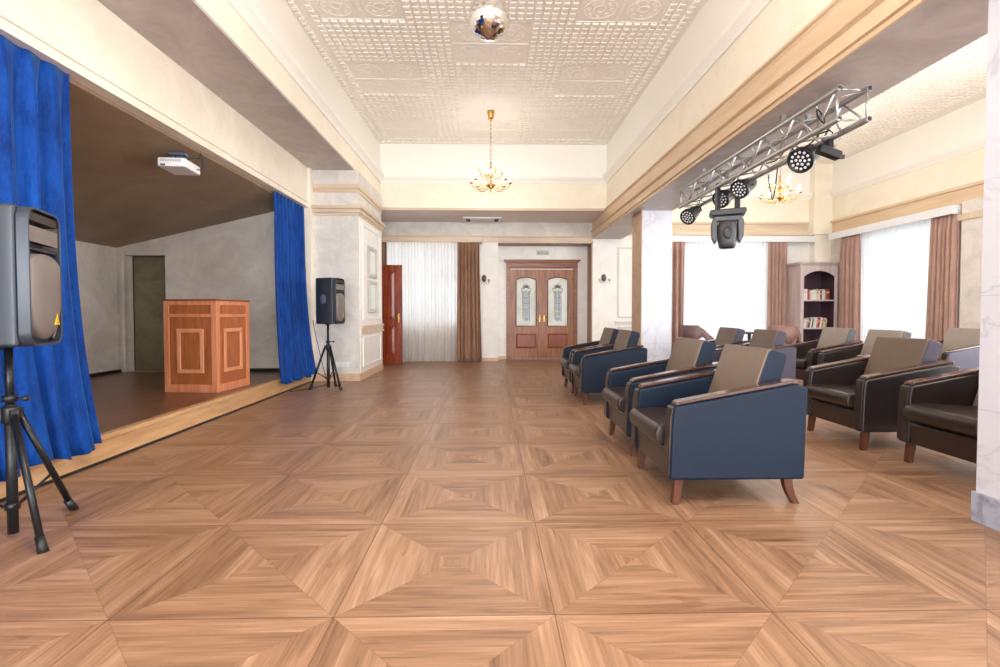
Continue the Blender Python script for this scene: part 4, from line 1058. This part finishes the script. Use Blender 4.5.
def book(x, z, w_, h_, mi, lean, shelf, ordn, last):
    m_, nm = bmats[mi]
    o = thing('book', '', 'book', (bx0 + x, by0 + .06, z + .001), 0, 'books on the %s shelf of the bookcase' % shelf)
    o['label'] = '%s book on the %s shelf, %s from the left' % (nm, shelf, ordn) if not last else '%s book at the right end of the %s shelf' % (nm, shelf)
    o.rotation_euler = (0, lean, 0)
    c_ = MB().box(0, .0022, 0, .15, 0, h_); c_.box(w_ - .0022, w_, 0, .15, 0, h_); c_.box(0, w_, 0, .003, 0, h_); c_.build('cover', m_, o)
    p_ = MB().box(.0022, w_ - .0022, .003, .145, .004, h_ - .004); p_.build('pages', M['paper'], o)
    if w_ > .03: MB().box(.004, w_ - .004, -.0008, 0, h_ * .62, h_ * .75).build('spine_label', bmats[6 if mi != 6 else 7][0], o)
ords = ['first', 'second', 'third', 'fourth', 'fifth', 'sixth', 'seventh', 'eighth', 'ninth', 'tenth', 'eleventh', 'twelfth', 'thirteenth', 'fourteenth', 'fifteenth', 'sixteenth', 'seventeenth', 'eighteenth']
for shelf, z, seq, lean in (('upper', shz[2], [7, 2, 2, 1, 4, 0, 2, 2, 0, 6, 0, 7, 2, 0, 3, 1, 1], 0), ('lower', shz[1], [7, 2, 0, 3, 5, 2, 8, 0, 2, 4, 1, 2, 3, 6, 3], R(9))):
    x = .085; rnd = random.Random(4 if lean else 5)
    for i, mi in enumerate(seq):
        w_ = rnd.uniform(.026, .042); h_ = rnd.uniform(.19, .24)
        if x + w_ > .755 - (.035 if lean else 0): break
        ln = lean if i > 0 else 0
        book(x, z, w_, h_, mi, ln, shelf, ords[i], False)
        x += w_ / cos(ln) + .0015 + (.0 if i else .003)

# ------------------------------------------------------------------ light
wd = bpy.data.worlds.new('sky'); SC.world = wd; wd.use_nodes = True
bg = wd.node_tree.nodes['Background']; bg.inputs[0].default_value = (.86, .93, 1, 1); bg.inputs[1].default_value = .95
def area(name, loc, size, rot, power, col=(1, 1, 1)):
    l = bpy.data.lights.new(name, 'AREA'); l.shape = 'RECTANGLE'; l.size, l.size_y = size; l.energy = power; l.color = col
    o = bpy.data.objects.new(name, l); COL.objects.link(o); o.location = loc; o.rotation_euler = rot; return o
DAY = (1.0, .98, .95)
area('daylight_back_left', (-1.68, YW + .45, 1.75), (2.1, 1.9), (R(-90), 0, 0), 26, DAY)
area('daylight_back_right', (5.45, YW + .4, 1.5), (2.0, 2.4), (R(-90), 0, 0), 32, DAY)
for y0_, y1_, p_ in ((8.3, 10.35, 32), (4.4, 6.7, 330), (.3, 2.9, 330)):  # the two strong ones shine through the added, unseen windows
    area('daylight_and_fill_right', (XR + .4, (y0_ + y1_) / 2, 1.5), (2.4, y1_ - y0_), (0, R(90), 0), p_, DAY)
for (a, b), p_ in zip(xs, (330, 330, 380)):
    area('added_daylight_front', ((a + b) / 2, YR - .4, 1.6), (b - a, 2.6), (R(90), 0, 0), p_, (.93, .97, 1))  # fill from behind the viewer through added, unseen windows
for loc, e in (((.015, 8.5, 3.25), 42), ((5.3, 9.1, 3.25), 50), ((.015, 1.0, 3.3), 210), ((5.3, 3.0, 3.3), 85)):  # last two are added fill lamps with no fixture
    l = bpy.data.lights.new('chandelier_and_added_glow', 'POINT'); l.energy = e; l.shadow_soft_size = .45; l.color = (1, .96, .90)
    o = bpy.data.objects.new('chandelier_and_added_glow', l); COL.objects.link(o); o.location = loc

# ------------------------------------------------------------------ camera
cam = bpy.data.cameras.new('camera'); co = bpy.data.objects.new('camera', cam); COL.objects.link(co)
cam.sensor_width = 36; cam.lens = 18; cam.shift_y = -.007; cam.clip_start = .05; cam.clip_end = 200
co.location = (0, 0, 1.11); co.rotation_euler = (R(90) - math.atan(13.5 / 500), 0, -math.atan(10 / 500))
SC.camera = co
SC.view_settings.view_transform = 'Standard'; SC.view_settings.look = 'None'; SC.view_settings.gamma = 1; SC.view_settings.use_curve_mapping = False
SC.view_settings.exposure = 0.17
SC.cycles.use_denoising = True
SC.cycles.max_bounces = 10; SC.cycles.diffuse_bounces = 5; SC.cycles.glossy_bounces = 4; SC.cycles.transparent_max_bounces = 12
SC.cycles.sample_clamp_indirect = 6
